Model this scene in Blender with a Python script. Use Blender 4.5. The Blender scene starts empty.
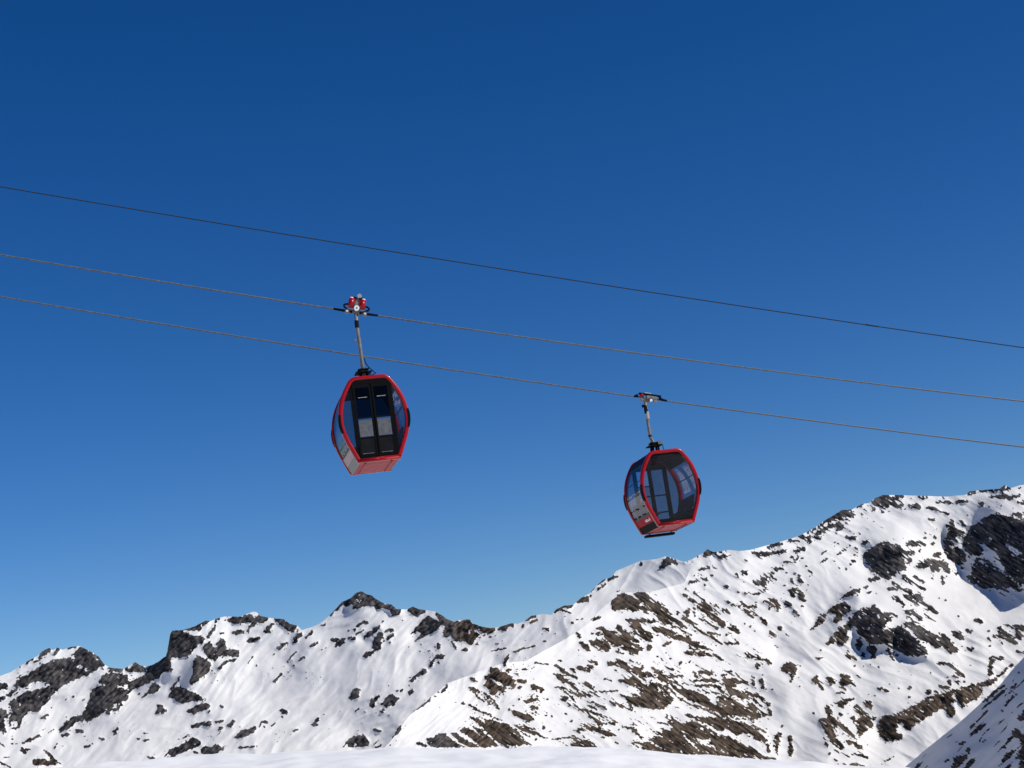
import bpy, bmesh, math, random
import numpy as np
from mathutils import Vector, Matrix

random.seed(7)
sc = bpy.context.scene
COL = sc.collection

# ------------------------------------------------------------------ camera
FPX, PITCH, ROLL = 1700.0, 0.19748561554718722, -0.14244865814517654
cp, sp = math.cos(PITCH), math.sin(PITCH)
F = np.array([0, cp, sp]); U0 = np.array([0, -sp, cp]); R0 = np.array([1., 0, 0])
cr, sr = math.cos(ROLL), math.sin(ROLL)
RT = R0 * cr + U0 * sr
UP = -R0 * sr + U0 * cr

def ray(x, y):
    x = np.asarray(x, float)[..., None]; y = np.asarray(y, float)[..., None]
    return F + RT * (x - 512) / FPX - UP * (y - 384) / FPX

cam_d = bpy.data.cameras.new('camera')
cam_d.sensor_width = 36.0
cam_d.lens = FPX / 1024 * 36.0
cam_d.clip_start = 0.1
cam_d.clip_end = 40000
cam = bpy.data.objects.new('camera', cam_d)
COL.objects.link(cam)
M = Matrix.Identity(4)
for i in range(3):
    M[i][0] = RT[i]; M[i][1] = UP[i]; M[i][2] = -F[i]
cam.matrix_world = M
sc.camera = cam

# ------------------------------------------------------------------ light
SUN_AZ, SUN_EL = 112.0, 41.0       # clockwise from the view direction (+Y), above the horizon
w = bpy.data.worlds.new('World'); sc.world = w; w.use_nodes = True
nt = w.node_tree; nt.nodes.clear()
sky = nt.nodes.new('ShaderNodeTexSky'); sky.sky_type = 'NISHITA'; sky.sun_disc = False
sky.sun_elevation = math.radians(SUN_EL); sky.sun_rotation = math.radians(SUN_AZ)
sky.altitude = 2400; sky.air_density = 1.0; sky.dust_density = 0.35; sky.ozone_density = 3.5
hs = nt.nodes.new('ShaderNodeHueSaturation'); hs.inputs['Hue'].default_value = 0.508; hs.inputs['Saturation'].default_value = 1.26
gm = nt.nodes.new('ShaderNodeGamma'); gm.inputs[1].default_value = 1.15
bg = nt.nodes.new('ShaderNodeBackground'); bg.inputs['Strength'].default_value = 0.069
ow = nt.nodes.new('ShaderNodeOutputWorld')
nt.links.new(sky.outputs[0], gm.inputs[0]); nt.links.new(gm.outputs[0], hs.inputs['Color'])
nt.links.new(hs.outputs[0], bg.inputs['Color'])
nt.links.new(bg.outputs[0], ow.inputs[0])
sl = bpy.data.lights.new('sun', 'SUN'); sl.energy = 4.3; sl.angle = math.radians(0.5); sl.color = (1.0, 0.955, 0.885)
so = bpy.data.objects.new('sun', sl); COL.objects.link(so)
sd = Vector((math.sin(math.radians(SUN_AZ)) * math.cos(math.radians(SUN_EL)),
             math.cos(math.radians(SUN_AZ)) * math.cos(math.radians(SUN_EL)), math.sin(math.radians(SUN_EL))))
so.rotation_euler = (-sd).to_track_quat('-Z', 'Y').to_euler()
so.location = (60, -20, 60)
vs = sc.view_settings
vs.view_transform = 'Standard'; vs.look = 'None'; vs.gamma = 1.0; vs.exposure = 0.0; vs.use_curve_mapping = False
sc.render.engine = 'CYCLES'
sc.cycles.max_bounces = 10; sc.cycles.transparent_max_bounces = 24

# ------------------------------------------------------------------ helpers
def mat(name, color, rough=0.5, metal=0.0, noise=None, bump=0.0, bscale=30, coat=0.0, spec=None):
    m = bpy.data.materials.new(name); m.use_nodes = True
    n = m.node_tree; b = n.nodes['Principled BSDF']
    b.inputs['Base Color'].default_value = (*color, 1)
    b.inputs['Roughness'].default_value = rough; b.inputs['Metallic'].default_value = metal
    b.inputs['Coat Weight'].default_value = coat
    b.inputs['Coat Roughness'].default_value = 0.05
    if spec is not None: b.inputs['Specular IOR Level'].default_value = spec
    if noise:
        tc = n.nodes.new('ShaderNodeTexCoord')
        t = n.nodes.new('ShaderNodeTexNoise'); t.inputs['Scale'].default_value = noise[0]; t.inputs['Detail'].default_value = 5
        r = n.nodes.new('ShaderNodeValToRGB')
        r.color_ramp.elements[0].position = 0.35; r.color_ramp.elements[1].position = 0.65
        r.color_ramp.elements[0].color = (*[c * noise[1] for c in color], 1)
        r.color_ramp.elements[1].color = (*color, 1)
        n.links.new(tc.outputs['Object'], t.inputs['Vector']); n.links.new(t.outputs['Fac'], r.inputs[0])
        n.links.new(r.outputs[0], b.inputs['Base Color'])
        mr = n.nodes.new('ShaderNodeMapRange'); mr.inputs['To Min'].default_value = rough * 0.8; mr.inputs['To Max'].default_value = min(1, rough * 1.4)
        n.links.new(t.outputs['Fac'], mr.inputs['Value']); n.links.new(mr.outputs[0], b.inputs['Roughness'])
    return m

def glass_mat(name, tint, refl=1.0, body=0.0):
    m = bpy.data.materials.new(name); m.use_nodes = True
    n = m.node_tree; n.nodes.clear()
    o = n.nodes.new('ShaderNodeOutputMaterial')
    tr = n.nodes.new('ShaderNodeBsdfTransparent'); tr.inputs[0].default_value = (*tint, 1)
    gl = n.nodes.new('ShaderNodeBsdfGlossy'); gl.inputs['Roughness'].default_value = 0.015
    gl.inputs[0].default_value = (1, 1, 1, 1)
    fr = n.nodes.new('ShaderNodeFresnel'); fr.inputs[0].default_value = 1.6
    tc = n.nodes.new('ShaderNodeTexCoord'); nz = n.nodes.new('ShaderNodeTexNoise'); nz.inputs['Scale'].default_value = 1.6
    bp = n.nodes.new('ShaderNodeBump'); bp.inputs['Strength'].default_value = 0.25; bp.inputs['Distance'].default_value = 0.02
    n.links.new(tc.outputs['Object'], nz.inputs['Vector']); n.links.new(nz.outputs[0], bp.inputs['Height'])
    n.links.new(bp.outputs[0], gl.inputs['Normal'])
    mm = n.nodes.new('ShaderNodeMath'); mm.operation = 'MULTIPLY'; mm.inputs[1].default_value = refl; mm.use_clamp = True
    mx = n.nodes.new('ShaderNodeMixShader')
    n.links.new(fr.outputs[0], mm.inputs[0]); n.links.new(mm.outputs[0], mx.inputs[0])
    n.links.new(gl.outputs[0], mx.inputs[2])
    if body > 0:
        df = n.nodes.new('ShaderNodeBsdfDiffuse'); df.inputs[0].default_value = (0.12, 0.15, 0.2, 1)
        m2 = n.nodes.new('ShaderNodeMixShader'); m2.inputs[0].default_value = body
        n.links.new(tr.outputs[0], m2.inputs[1]); n.links.new(df.outputs[0], m2.inputs[2])
        n.links.new(m2.outputs[0], mx.inputs[1])
    else:
        n.links.new(tr.outputs[0], mx.inputs[1])
    n.links.new(mx.outputs[0], o.inputs[0])
    return m

def link(name, me, material=None, parent=None, smooth=False):
    o = bpy.data.objects.new(name, me); COL.objects.link(o)
    if material: me.materials.append(material)
    if parent: o.parent = parent
    if smooth:
        me.polygons.foreach_set('use_smooth', [True] * len(me.polygons))
    return o

class MB:
    """collects shapes into one mesh"""
    def __init__(s): s.bm = bmesh.new()
    def box(s, c, size, rot=None, bev=0.0):
        t = bmesh.new()
        bmesh.ops.create_cube(t, size=1.0)
        bmesh.ops.scale(t, vec=size, verts=t.verts)
        if bev: bmesh.ops.bevel(t, geom=list(t.edges), offset=bev, segments=2, affect='EDGES', profile=0.7)
        mt = Matrix.Translation(c) @ (rot if rot else Matrix.Identity(4))
        bmesh.ops.transform(t, matrix=mt, verts=t.verts)
        s._merge(t); return s
    def cyl(s, p0, p1, r0, r1=None, seg=16, cap=True):
        p0 = Vector(p0); p1 = Vector(p1); r1 = r0 if r1 is None else r1
        d = p1 - p0
        t = bmesh.new()
        bmesh.ops.create_cone(t, cap_ends=cap, segments=seg, radius1=r0, radius2=r1, depth=d.length)
        q = d.to_track_quat('Z', 'Y').to_matrix().to_4x4()
        bmesh.ops.transform(t, matrix=Matrix.Translation((p0 + p1) / 2) @ q, verts=t.verts)
        s._merge(t); return s
    def tube(s, pts, r, seg=8, rs=None):
        """round tube along points; r may be a list"""
        pts = [Vector(p) for p in pts]; n = len(pts)
        rr = r if isinstance(r, (list, tuple)) else [r] * n
        bm = s.bm; rings = []
        up = None
        for i, p in enumerate(pts):
            d = (pts[min(i + 1, n - 1)] - pts[max(i - 1, 0)]).normalized()
            if up is None:
                up = Vector((0, 1, 0)) if abs(d.y) < 0.9 else Vector((1, 0, 0))
            a = d.cross(up).normalized(); b = a.cross(d).normalized(); up = b
            rings.append([bm.verts.new(p + (a * math.cos(2 * math.pi * k / seg) + b * math.sin(2 * math.pi * k / seg)) * rr[i]) for k in range(seg)])
        for i in range(n - 1):
            for k in range(seg):
                bm.faces.new((rings[i][k], rings[i][(k + 1) % seg], rings[i + 1][(k + 1) % seg], rings[i + 1][k]))
        bm.faces.new(rings[0][::-1]); bm.faces.new(rings[-1])
        return s
    def _merge(s, t):
        me = bpy.data.meshes.new('tmp'); t.to_mesh(me); t.free()
        s.bm.from_mesh(me); bpy.data.meshes.remove(me)
    def build(s, name, material, parent=None, smooth=False):
        bmesh.ops.recalc_face_normals(s.bm, faces=s.bm.faces)
        me = bpy.data.meshes.new(name); s.bm.to_mesh(me); s.bm.free()
        return link(name, me, material, parent, smooth)

def tag(o, label=None, cat=None, group=None, kind=None):
    if label: o['label'] = label
    if cat: o['category'] = cat
    if group: o['group'] = group
    if kind: o['kind'] = kind
    return o

OUTCROPS_AND_SHADE = """
T 0 576
P 305 655 330 605 390 575 420 590 380 625 330 655
P 420 635 455 580 485 590 440 635
P 530 590 600 565 640 562 600 582 540 600
P 250 768 330 715 400 685 430 665 470 660 520 665 560 645 590 615 640 575 700 590 760 640 820 680 840 715 790 735 740 768
H 640 705 670 725 640 745 615 725
H 755 650 790 680 770 680
H 570 660 600 620 600 660
H 680 735 700 735 700 768 680 768
P 850 768 890 740 960 740 990 768
P 990 750 1024 730 1024 768
S 12 210 710 270 660
S 10 270 690 360 650
S 16 820 742
T 0 672
P 240 0 740 0 640 50 560 75 500 115 420 180 380 245 290 320 220 315 180 385 150 450 90 465 65 390 100 320 70 250 130 200 200 160 330 135 420 95 370 75 260 80 200 120 110 120 130 70 190 30 240 15
H 155 255 180 255 180 272 155 272
H 80 395 140 390 140 440 95 445
H 120 300 150 290 140 305
P 0 90 60 90 70 110 30 140 0 145
P 0 200 40 190 40 215 0 240
P 50 180 110 130 140 150 80 200 50 195
P 0 290 60 300 60 370 20 370 40 440 50 480 30 495 0 470
P 830 20 900 10 1024 20 1024 100 980 110 930 110 890 90 850 100 790 95 800 60
H 940 35 960 35 960 50 940 50
P 740 135 800 110 880 110 930 130 1024 140 1024 215 960 250 900 260 850 310 770 365 730 390 640 390 560 440 480 485 470 465 520 410 580 360 660 340 690 270 720 200
S 25 860 330 900 270
S 22 920 305 970 265
S 22 335 365 380 345
S 22 190 570 250 535 320 510
S 8 390 485 440 455
S 22 500 510 545 495
S 25 615 475 655 468
S 15 430 610 465 570
S 18 675 600 720 588
S 18 790 530 830 540
S 18 910 475 945 450
S 10 910 505 940 495
S 8 325 470 370 450
S 12 525 225 540 210
S 10 575 205 590 195
S 10 660 230 675 215
S 12 405 282
S 20 100 540
P 160 600 240 620 260 635 200 625 215 660 165 645
P 260 700 330 690 400 715 400 690 340 620 390 640 430 690 500 735 420 745 310 750 260 735
S 15 0 720 40 740 90 768
S 8 30 690 80 685
S 10 80 575 140 580
S 8 0 570 40 600
T 128 576
P 312 665 320 560 320 452 345 448 345 655
P 330 460 370 430 440 440 520 480 560 470 610 490 610 520 560 560 520 600 470 640 420 660 350 640 335 560
P 440 435 560 395 620 355 670 365 600 400 590 435 500 445
P 680 365 720 340 740 350 690 385
P 790 345 860 325 920 335 980 305 1024 335 1024 390 980 420 960 470 950 440 990 370 900 380 850 385 800 365
P 830 450 880 425 920 440 940 430 930 460 850 475
P 600 560 650 520 690 550 740 500 770 500 780 540 790 590 890 590 880 650 780 640 720 645 700 680 650 660 620 620 600 600
H 685 545 715 560 700 575 675 560
P 800 665 870 660 850 690 810 685
P 0 768 0 750 60 690 140 740 150 768
P 150 768 160 735 240 690 320 630 350 640 340 700 360 768
P 520 700 550 630 600 650 670 710 650 768 520 768
P 950 520 980 490 1024 490 1024 530 960 535
S 25 640 490 700 400
S 15 740 460 770 455
S 18 730 740 790 680
S 12 960 700 1000 640
S 12 885 555
T 128 672
P 0 80 60 60 140 20 150 0 290 0 240 50 140 100 30 150 0 200
P 490 60 520 0 650 0 580 50 500 110
S 15 345 135 420 40
P 180 110 220 75 260 120 230 165 170 180 100 210 160 150
P 320 200 360 130 420 110 480 145 560 175 600 210 630 220 500 240 430 250 370 220
P 230 265 270 265 310 310 290 335 210 345 235 310
P 500 300 550 255 620 250 670 270 630 300 520 335 465 320 480 295
S 20 740 270 760 280
S 32 520 435 580 415 650 415
S 20 705 405 755 395
S 20 725 460 755 445
S 28 810 430 845 395
S 12 120 495 160 485
S 25 80 530
S 18 135 550 165 540
S 14 15 470
S 12 635 325 660 310
S 10 75 185 95 170
P 850 525 890 490 900 460 960 455 1024 430 1024 465 960 510 900 530
P 280 680 330 620 400 600 480 550 510 520 570 540 590 575 500 620 420 650 350 690 300 690
H 325 640 340 680 305 690
S 8 400 540 510 495
P 580 620 600 595 680 605 700 570 750 600 800 580 770 610 700 660 620 670 590 650
P 520 630 560 630 560 660 520 655
S 18 160 680 240 705
S 16 890 605 1010 597
S 15 870 570
S 10 730 490
S 10 450 452
T 256 576
P 0 330 60 320 110 345 60 375 0 375
P 60 440 90 400 140 375 150 385 110 430 130 460 70 460
P 140 345 220 345 235 375 320 395 320 420 300 465 270 440 230 420 180 380
P 285 545 300 500 330 460 370 450 370 480 340 500 330 530
P 170 580 200 540 250 525 240 550 195 595
P 0 490 30 480 45 500 10 520 0 520
P 690 215 740 190 800 140 845 125 920 155 960 190 1024 225 1024 260 970 265 920 240 870 235 840 250 780 275 760 270 780 235 760 215 740 240 705 245
H 810 195 830 190 850 205 820 215
S 18 580 325 640 270 690 220
P 850 510 870 470 920 430 990 390 990 420 940 475 880 500
P 930 560 940 500 980 450 1024 450 1010 500 1000 590 960 600 900 650 850 650 880 610 940 590
P 620 570 660 510 710 490 720 515 680 565
P 585 495 640 500 670 495 640 530 600 520
P 730 490 800 490 795 515 740 510
S 18 400 500 450 445
S 18 435 560 500 535
S 22 345 670 385 650
S 16 300 715
S 10 245 700 330 590
S 22 810 400 850 370 890 370
S 12 800 470 860 430
S 20 740 440
S 12 520 405 560 385
S 22 790 430
S 12 270 745
S 18 5 715
S 10 130 635 150 625
S 6 510 590 570 575
S 20 1010 365
T 256 672
S 22 145 80 180 40 205 15
S 14 400 45
S 12 400 5
P 740 210 780 130 830 130 825 200 760 230
P 905 260 930 210 980 185 1000 190 960 230 940 290 910 285
P 985 310 1024 280 1024 330 990 320
P 195 310 215 290 260 325 245 345 205 330
S 18 205 360
P 20 440 45 395 90 390 90 410 50 410 25 450
S 16 65 440
S 12 130 435 155 400
P 435 430 450 400 490 365 515 375 490 410 515 435
S 18 540 340
P 285 470 340 450 340 465 310 485
S 10 670 310
S 10 790 320 830 290
S 20 945 465 1000 470
P 690 600 720 555 770 515 870 505 885 540 905 560 910 590 860 600 690 604
H 700 600 740 570 740 600
H 790 560 805 590 785 600
S 10 930 590 980 545
S 14 960 605 1000 585
S 8 400 617
S 14 5 590
S 25 1010 250
S 12 870 320
S 12 880 180
T 384 576
P 0 230 60 230 100 265 160 265 110 310 60 330 70 300 30 270 0 260
P 185 275 230 245 270 265 340 285 300 310 255 330 210 300
P 210 470 270 390 330 340 360 320 420 350 470 380 450 410 380 460 300 500 240 535 270 490 300 460 270 440
P 410 300 430 295 500 345 560 370 640 350 690 350 700 385 770 405 850 415 900 415 880 440 840 470 790 450 750 430 720 440 760 470 720 520 700 560 660 540 620 510 570 520 530 480 480 490 475 440 490 400 450 370 420 330
H 655 440 710 425 720 455 670 455
P 900 430 960 405 1024 380 1024 400 960 440 920 440
S 20 625 590 665 590
S 14 540 525 575 585
P 420 580 430 530 455 545 450 580
P 360 730 380 670 430 625 490 625 475 670 420 660 390 690 385 740
S 16 440 690
P 300 768 310 735 340 745 335 768
S 25 15 440 70 430
S 28 30 500 70 470
S 16 40 535
S 16 290 545
S 14 145 357
S 12 860 600 980 575
S 8 890 545 950 520
S 30 960 710 985 650
P 770 755 820 740 820 755
P 840 735 900 740 940 768 850 768
S 24 990 750
S 20 0 525
S 20 740 545
S 14 850 495
S 10 970 440
T 384 672
S 30 220 70 270 20 320 0
P 0 215 40 170 90 190 125 210 70 270 20 280 0 280
S 18 105 150 145 145
S 22 200 180 225 150
S 16 205 110
S 10 40 110
P 435 185 480 140 500 90 515 110 500 150
S 14 240 315 320 270 380 210
P 60 540 90 480 130 425 150 440 120 490 80 530
S 10 170 430
S 12 95 553
S 12 45 585
S 28 635 250
S 12 445 283
S 14 570 243
P 790 40 860 0 980 0 1024 40 1024 100 980 110 975 160 910 150 900 190 850 180 830 130 790 110 830 70
E 14 860 60 950 110
P 680 50 710 45 760 85 700 75
P 670 120 720 120 770 160 720 180 690 150
S 14 730 180 800 240
S 14 790 160 880 230 920 300
S 10 750 150 850 260
S 16 680 260 780 320 850 340
S 12 850 350 940 390
S 9 820 200 900 290
S 22 1005 300
P 680 345 720 365 760 380 820 420 800 370 860 385 930 410 980 410 1024 440 1024 590 950 590 890 540 830 490 780 440 740 410 690 370
P 700 430 760 450 830 510 900 570 930 600 880 600 840 560 770 500 710 445
P 600 455 660 445 730 480 800 530 860 580 850 604 780 602 700 540 640 490
P 530 485 580 490 650 540 740 580 770 604 680 604 620 570 560 520
P 340 530 400 515 440 490 490 490 540 540 600 580 650 602 370 602 345 570
S 24 275 570 330 592
T 512 576
P 0 380 30 385 20 410 0 410
S 25 85 400
P 95 365 150 315 220 315 180 340 110 370
S 18 150 375 195 355
P 230 435 260 410 300 410 295 440 260 430
P 315 315 350 265 420 235 500 235 480 260 400 265 350 300
S 12 400 275 465 295
P 500 220 550 180 620 165 610 200 530 225
S 18 630 160
S 16 630 130 690 70 740 30
S 14 690 110 750 65
S 16 770 35 850 0
S 12 0 610 60 595 130 570 190 560
S 14 105 520
S 24 485 375
S 24 640 350 700 335
S 18 520 460 550 495
S 12 340 465
S 12 315 490
S 14 250 530 270 520
S 7 510 350 580 340
S 12 440 420
S 8 835 125 870 115
P 785 210 830 180 850 150 890 140 960 160 1024 210 1024 270 970 285 900 265 820 280 790 265 800 240
P 985 150 1010 130 1024 140 1024 200 990 170
P 530 530 560 520 610 560 640 610 600 600 550 565
P 610 515 700 510 760 530 790 580 770 610 690 590 640 560
P 660 420 710 405 780 430 830 470 880 520 940 560 1020 590 1000 630 930 610 850 570 790 540 740 490 730 450
P 810 395 870 400 940 460 990 500 940 510 1024 570 1024 600 930 560 860 500 870 460
P 900 340 960 335 1024 360 1024 450 960 420 940 390
H 935 360 960 365 970 385 950 380
S 14 640 465 690 470
S 14 840 600 890 620
S 26 620 680 680 695
S 22 385 680
S 14 180 695 290 705
S 28 350 715 410 755
S 34 530 735 620 750
S 20 610 715 650 725
S 20 470 745 500 768
P 755 690 830 690 840 655 900 690 950 730 1024 730 1024 768 930 768 850 720 770 715
S 16 940 675 1000 695
S 18 970 440 1024 490
S 14 940 500 1010 525
S 22 820 755
S 10 80 740 130 750
S 14 530 590
T 512 672
P 320 0 390 20 460 80 440 95 370 60 340 20
S 20 460 85 530 150 620 195
S 22 410 0 520 50
S 14 350 120 430 130 480 165 560 190
S 28 590 90 650 130
S 14 670 160 760 155 840 155
S 14 620 160 700 200
S 18 740 50 800 75
P 840 60 940 50 1024 40 1024 160 990 120 930 95 860 75
P 850 165 940 200 1024 205 1024 270 980 280 930 240
S 16 980 0 1024 10
S 20 780 240 880 270 960 305
P 390 215 410 190 470 205 440 230 400 235
P 440 240 530 270 520 295 460 270
S 22 540 300 590 310 640 370 720 415
S 12 590 260 680 300
S 18 640 240 750 295
S 20 620 320 700 340 760 370
S 14 760 410 820 415
S 14 780 370 840 400
S 16 470 395
S 16 430 340
S 18 530 460
S 20 320 355
S 14 270 350
S 30 255 450
P 550 415 640 420 700 460 790 480 850 510 760 515 700 490 620 465
S 18 610 490
S 16 720 525
S 22 890 440 960 450 1005 490
S 18 850 460
S 26 975 570 1024 570
S 14 770 470
S 10 820 560 850 575
P 440 575 520 555 600 545 650 575 680 600 600 618 520 610 470 590
S 12 320 540 410 530 500 510
P 0 450 60 490 100 560 90 580 0 590
P 10 425 110 430 180 460 250 515 190 505 110 480 60 460
S 18 120 570 180 600
S 20 190 540
S 10 250 520 290 530
P 0 300 70 320 130 350 190 370 150 395 90 385 30 355 0 335
P 145 100 200 100 260 140 230 175 210 140 160 145
S 30 60 70 100 75
S 24 60 125
S 20 15 60 10 120
S 20 55 215
S 26 110 235 200 220
S 26 150 195
S 20 150 280 200 285
S 20 280 215
S 16 40 20
S 20 190 320
T 640 576
P 0 140 20 130 110 190 220 260 250 320 330 370 400 430 340 410 260 370 250 390 200 390 140 340 60 260 0 200
S 14 250 395 330 430 410 470
E 8 0 225 60 275 140 335
P 0 230 40 250 80 310 40 300 0 270
P 0 330 50 345 120 350 135 380 60 380 0 370
P 0 380 30 430 80 450 110 480 90 530 20 510 0 515
P 85 415 150 400 240 430 310 470 400 500 470 550 420 560 340 520 280 510 220 470 130 455
S 20 460 560 580 595
S 12 430 530 470 535
P 335 605 430 600 500 615 540 640 460 650 380 625
S 16 490 600 600 640 690 690
S 10 390 580 450 588
S 45 75 575
S 30 5 585
S 20 185 555 240 530
S 14 210 615
S 16 140 645
S 18 240 660
S 28 320 695
S 18 400 685
S 20 95 740 170 765
S 14 190 730 270 750
S 20 10 740
S 8 180 690 220 700
S 8 480 675
S 8 410 730
S 8 550 735
S 10 700 725
S 16 660 755 730 765
P 450 225 480 210 530 200 560 250 600 290 660 350 690 380 690 420 640 400 560 340 490 280 450 250
P 700 390 760 400 800 430 795 465 730 440 700 420
S 26 350 155 400 180 440 210
S 14 430 130 520 200
S 8 360 100 400 130
S 10 540 230 640 300
S 8 560 215 640 245
S 24 350 290 390 270 380 310
S 18 430 290 440 320
S 18 430 265
S 28 300 300
S 30 350 335
S 22 390 350 450 390
S 16 370 360 470 430 560 490 660 540 790 540
S 8 790 540 700 450
S 16 480 340 560 380 620 425
S 14 540 450 640 470
S 20 690 470
S 26 400 50 450 40
S 28 490 20 530 30
S 20 520 75
S 20 570 0
S 32 690 85
P 900 30 930 40 980 20 990 0 1024 0 1024 30 1000 60 1000 90 920 75
S 16 1000 90 990 130 910 145 840 135
S 16 785 130
S 14 670 200 710 215
S 18 735 235 800 245
S 18 810 210 860 250 930 240
S 20 930 220
S 20 830 270 900 290 960 330 1010 385
S 16 840 280 900 330
S 16 610 235 660 270 720 300
S 22 835 380
S 16 880 405
S 20 990 205 1024 205
S 14 780 5
S 10 910 380
S 12 920 440
S 22 840 620 920 640 1024 680
S 30 860 650
P 920 690 980 710 950 740 930 760
T 640 672
P 0 0 80 0 140 30 0 45
P 0 60 30 90 90 130 80 80 160 90 230 130 210 170 270 230 230 270 190 290 140 300 0 280
H 0 175 15 175 30 190 0 195
E 14 140 110 200 190
E 10 150 230 200 280
S 16 120 0 220 40 340 30
S 18 150 20 260 100 330 170 400 220
S 12 210 100 300 200 400 260 570 320
S 14 340 95
P 290 140 380 135 440 150 520 210 590 250 520 270 420 240 340 190
P 400 60 480 65 560 50 640 70 600 85 430 80
S 20 450 115 560 105 650 120
S 28 480 5 580 5
S 10 650 30 700 20
P 640 60 760 40 860 95 800 90 740 130 800 150 870 180 860 210 800 220 740 180 690 150 680 110
P 510 150 560 160 680 150 680 170 530 170
P 610 200 680 190 760 220 740 250 650 240
P 520 270 560 260 650 280 740 270 790 250 860 310 930 320 1024 335 1024 350 950 370 900 380 840 360 740 340 640 330 560 300
S 14 860 350 900 400
S 14 900 430 1010 490
S 18 880 170 980 220
S 12 990 240
S 16 870 250 900 300
S 14 760 0 810 50 860 100
S 12 910 150 1000 230
P 340 325 420 350 520 370 620 360 720 385 830 410 920 460 1000 520 1024 560 1000 570 920 540 900 500 820 490 780 510 720 470 690 460 640 470 560 430 500 400 420 375 360 350
P 110 400 220 405 230 380 290 380 350 410 430 395 520 430 600 490 700 520 760 520 860 580 960 650 1024 690 860 690 640 670 400 665 180 655 100 640 0 590 0 560 80 560 150 600 90 520 130 510 190 530 170 450 230 460 310 480 390 500 370 480 270 440 200 420
H 430 430 510 450 520 470 450 460
E 16 350 510 430 580 480 640
H 440 530 530 540 620 600 600 610 500 590
E 14 620 600 700 650
E 20 550 440 640 500
E 16 680 470 780 550 900 600 1024 670
E 14 285 620 330 650
E 24 560 540
E 18 680 530
E 14 310 560
E 12 90 570 170 610
E 30 830 500 920 560
S 24 900 40 905 110
S 30 975 70 980 120
S 14 985 20
T 768 576
P 0 210 30 170 60 180 100 240 90 290 50 260 10 230
P 125 200 150 200 195 235 150 260 135 240
P 165 120 200 85 235 100 215 140 225 185 170 150
P 235 115 260 105 295 150 300 200 270 210 240 170
S 34 245 15 270 60
S 20 190 20 195 60
S 18 130 80
S 14 315 70
S 16 310 115
S 22 215 280 240 320
S 22 270 240
S 20 10 260
S 24 25 5
S 14 330 5
P 70 430 80 395 115 395 100 440
S 24 20 450 60 480
S 16 0 690 20 700
P 90 745 130 700 190 700 240 740 230 768 110 768
P 325 440 370 400 400 330 470 290 520 240 600 210 660 230 670 270 600 320 550 380 530 400 520 360 550 310 500 290 470 310 450 370 380 410 340 445
P 560 190 650 120 740 105 740 135 680 150 620 170
P 455 550 520 470 600 400 640 360 700 290 760 250 800 260 830 240 900 280 960 300 1000 360 950 370 930 430 1024 410 1024 590 980 580 960 540 900 550 800 545 780 500 720 470 700 410 640 430 640 510 590 555 560 550 540 520 480 560
H 870 320 895 300 895 360
E 10 800 430 835 385
P 700 500 740 500 760 550 720 600 700 570
P 790 560 850 560 870 600 850 660 820 670 800 620
S 22 640 600 630 640 710 660
S 36 760 630
S 24 960 590 1000 670
S 26 910 620
S 20 690 720
S 22 760 725
S 16 815 710
S 24 880 730
S 20 990 620
S 9 370 660 440 655
S 14 425 590
S 26 810 30 880 20
S 14 890 55
S 22 910 5 980 15
S 28 970 105 1024 100
S 30 1000 60
S 28 1005 170
S 26 780 95
S 30 810 130
S 14 710 155
S 20 850 240 890 270
S 20 970 300 1024 320
S 14 660 90
S 10 865 128
T 896 576
P 510 0 560 10 600 50 700 90 800 110 880 95 920 80 980 130 1015 110 940 50 1024 60 1024 0
S 26 60 0 130 60 230 110
S 22 150 0 220 50
P 0 50 60 90 120 110 130 150 210 140 210 190 290 250 350 295 320 310 240 270 180 240 100 200 40 140 90 150 20 100 0 85
E 9 130 180 230 260
E 7 170 195 250 255
S 14 225 300 320 365
S 26 0 170 60 235
S 16 365 10 380 60
S 24 290 15
S 14 400 5
S 18 395 197
S 12 345 180
P 60 275 140 275 180 310 240 355 190 360 130 310 110 330 60 350 90 320
P 50 370 130 365 190 400 240 430 330 470 340 450 420 500 490 570 490 610 430 620 370 570 310 580 260 530 170 500 130 430 80 400
P 0 410 50 400 110 450 150 500 180 530 240 570 250 625 190 640 90 640 0 600
P 440 455 470 435 520 450 550 510 500 515 470 480
P 805 405 830 400 890 450 950 490 980 560 900 530 860 500 780 500 770 470 820 465
S 26 740 500 760 520
P 860 385 950 385 1024 400 1024 430 970 430 1010 480 990 530 960 490 950 440 900 410
S 30 635 360 690 365
S 16 500 325
S 24 570 430 600 450
S 24 560 590 620 585
S 22 740 440
S 20 850 540
S 14 960 600 1010 610
S 30 775 660 850 655
S 30 760 660 755 768
S 26 870 750 930 710
S 22 330 700 420 700 500 760
S 12 590 715
S 20 240 650
S 16 750 560
S 14 530 565
S 10 990 310
S 20 10 630
S 18 45 685
T 768 672
P 175 0 230 0 195 70 180 95
S 26 355 65 390 40 385 90
S 22 400 70 430 135
P 470 40 510 40 545 80 500 115 480 90
P 510 0 580 20 660 30 710 110 680 115 640 90 620 150 570 120 580 80 610 100 590 60 560 20
S 12 700 20 735 45
S 18 550 165 600 170
P 540 245 600 220 680 205 690 220 620 260 610 290 560 280
P 750 240 790 225 830 240 835 310 790 280
P 680 270 720 255 760 300 800 340 850 420 810 460 760 490 740 515 700 440 660 370 690 350 700 400 740 360 700 310
P 450 280 480 260 520 330 460 325
P 405 380 470 370 470 335 560 380 640 450 700 520 710 550 640 500 560 430 520 460 560 540 620 600 590 620 520 580 450 470 420 420
P 435 510 490 590 480 615 460 600
S 28 640 555 700 580 740 605
S 24 490 655
S 8 520 620 600 660 650 680
S 18 680 655 790 680
P 650 740 690 715 740 740 800 768 660 768
S 20 540 705
S 22 605 740
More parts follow.
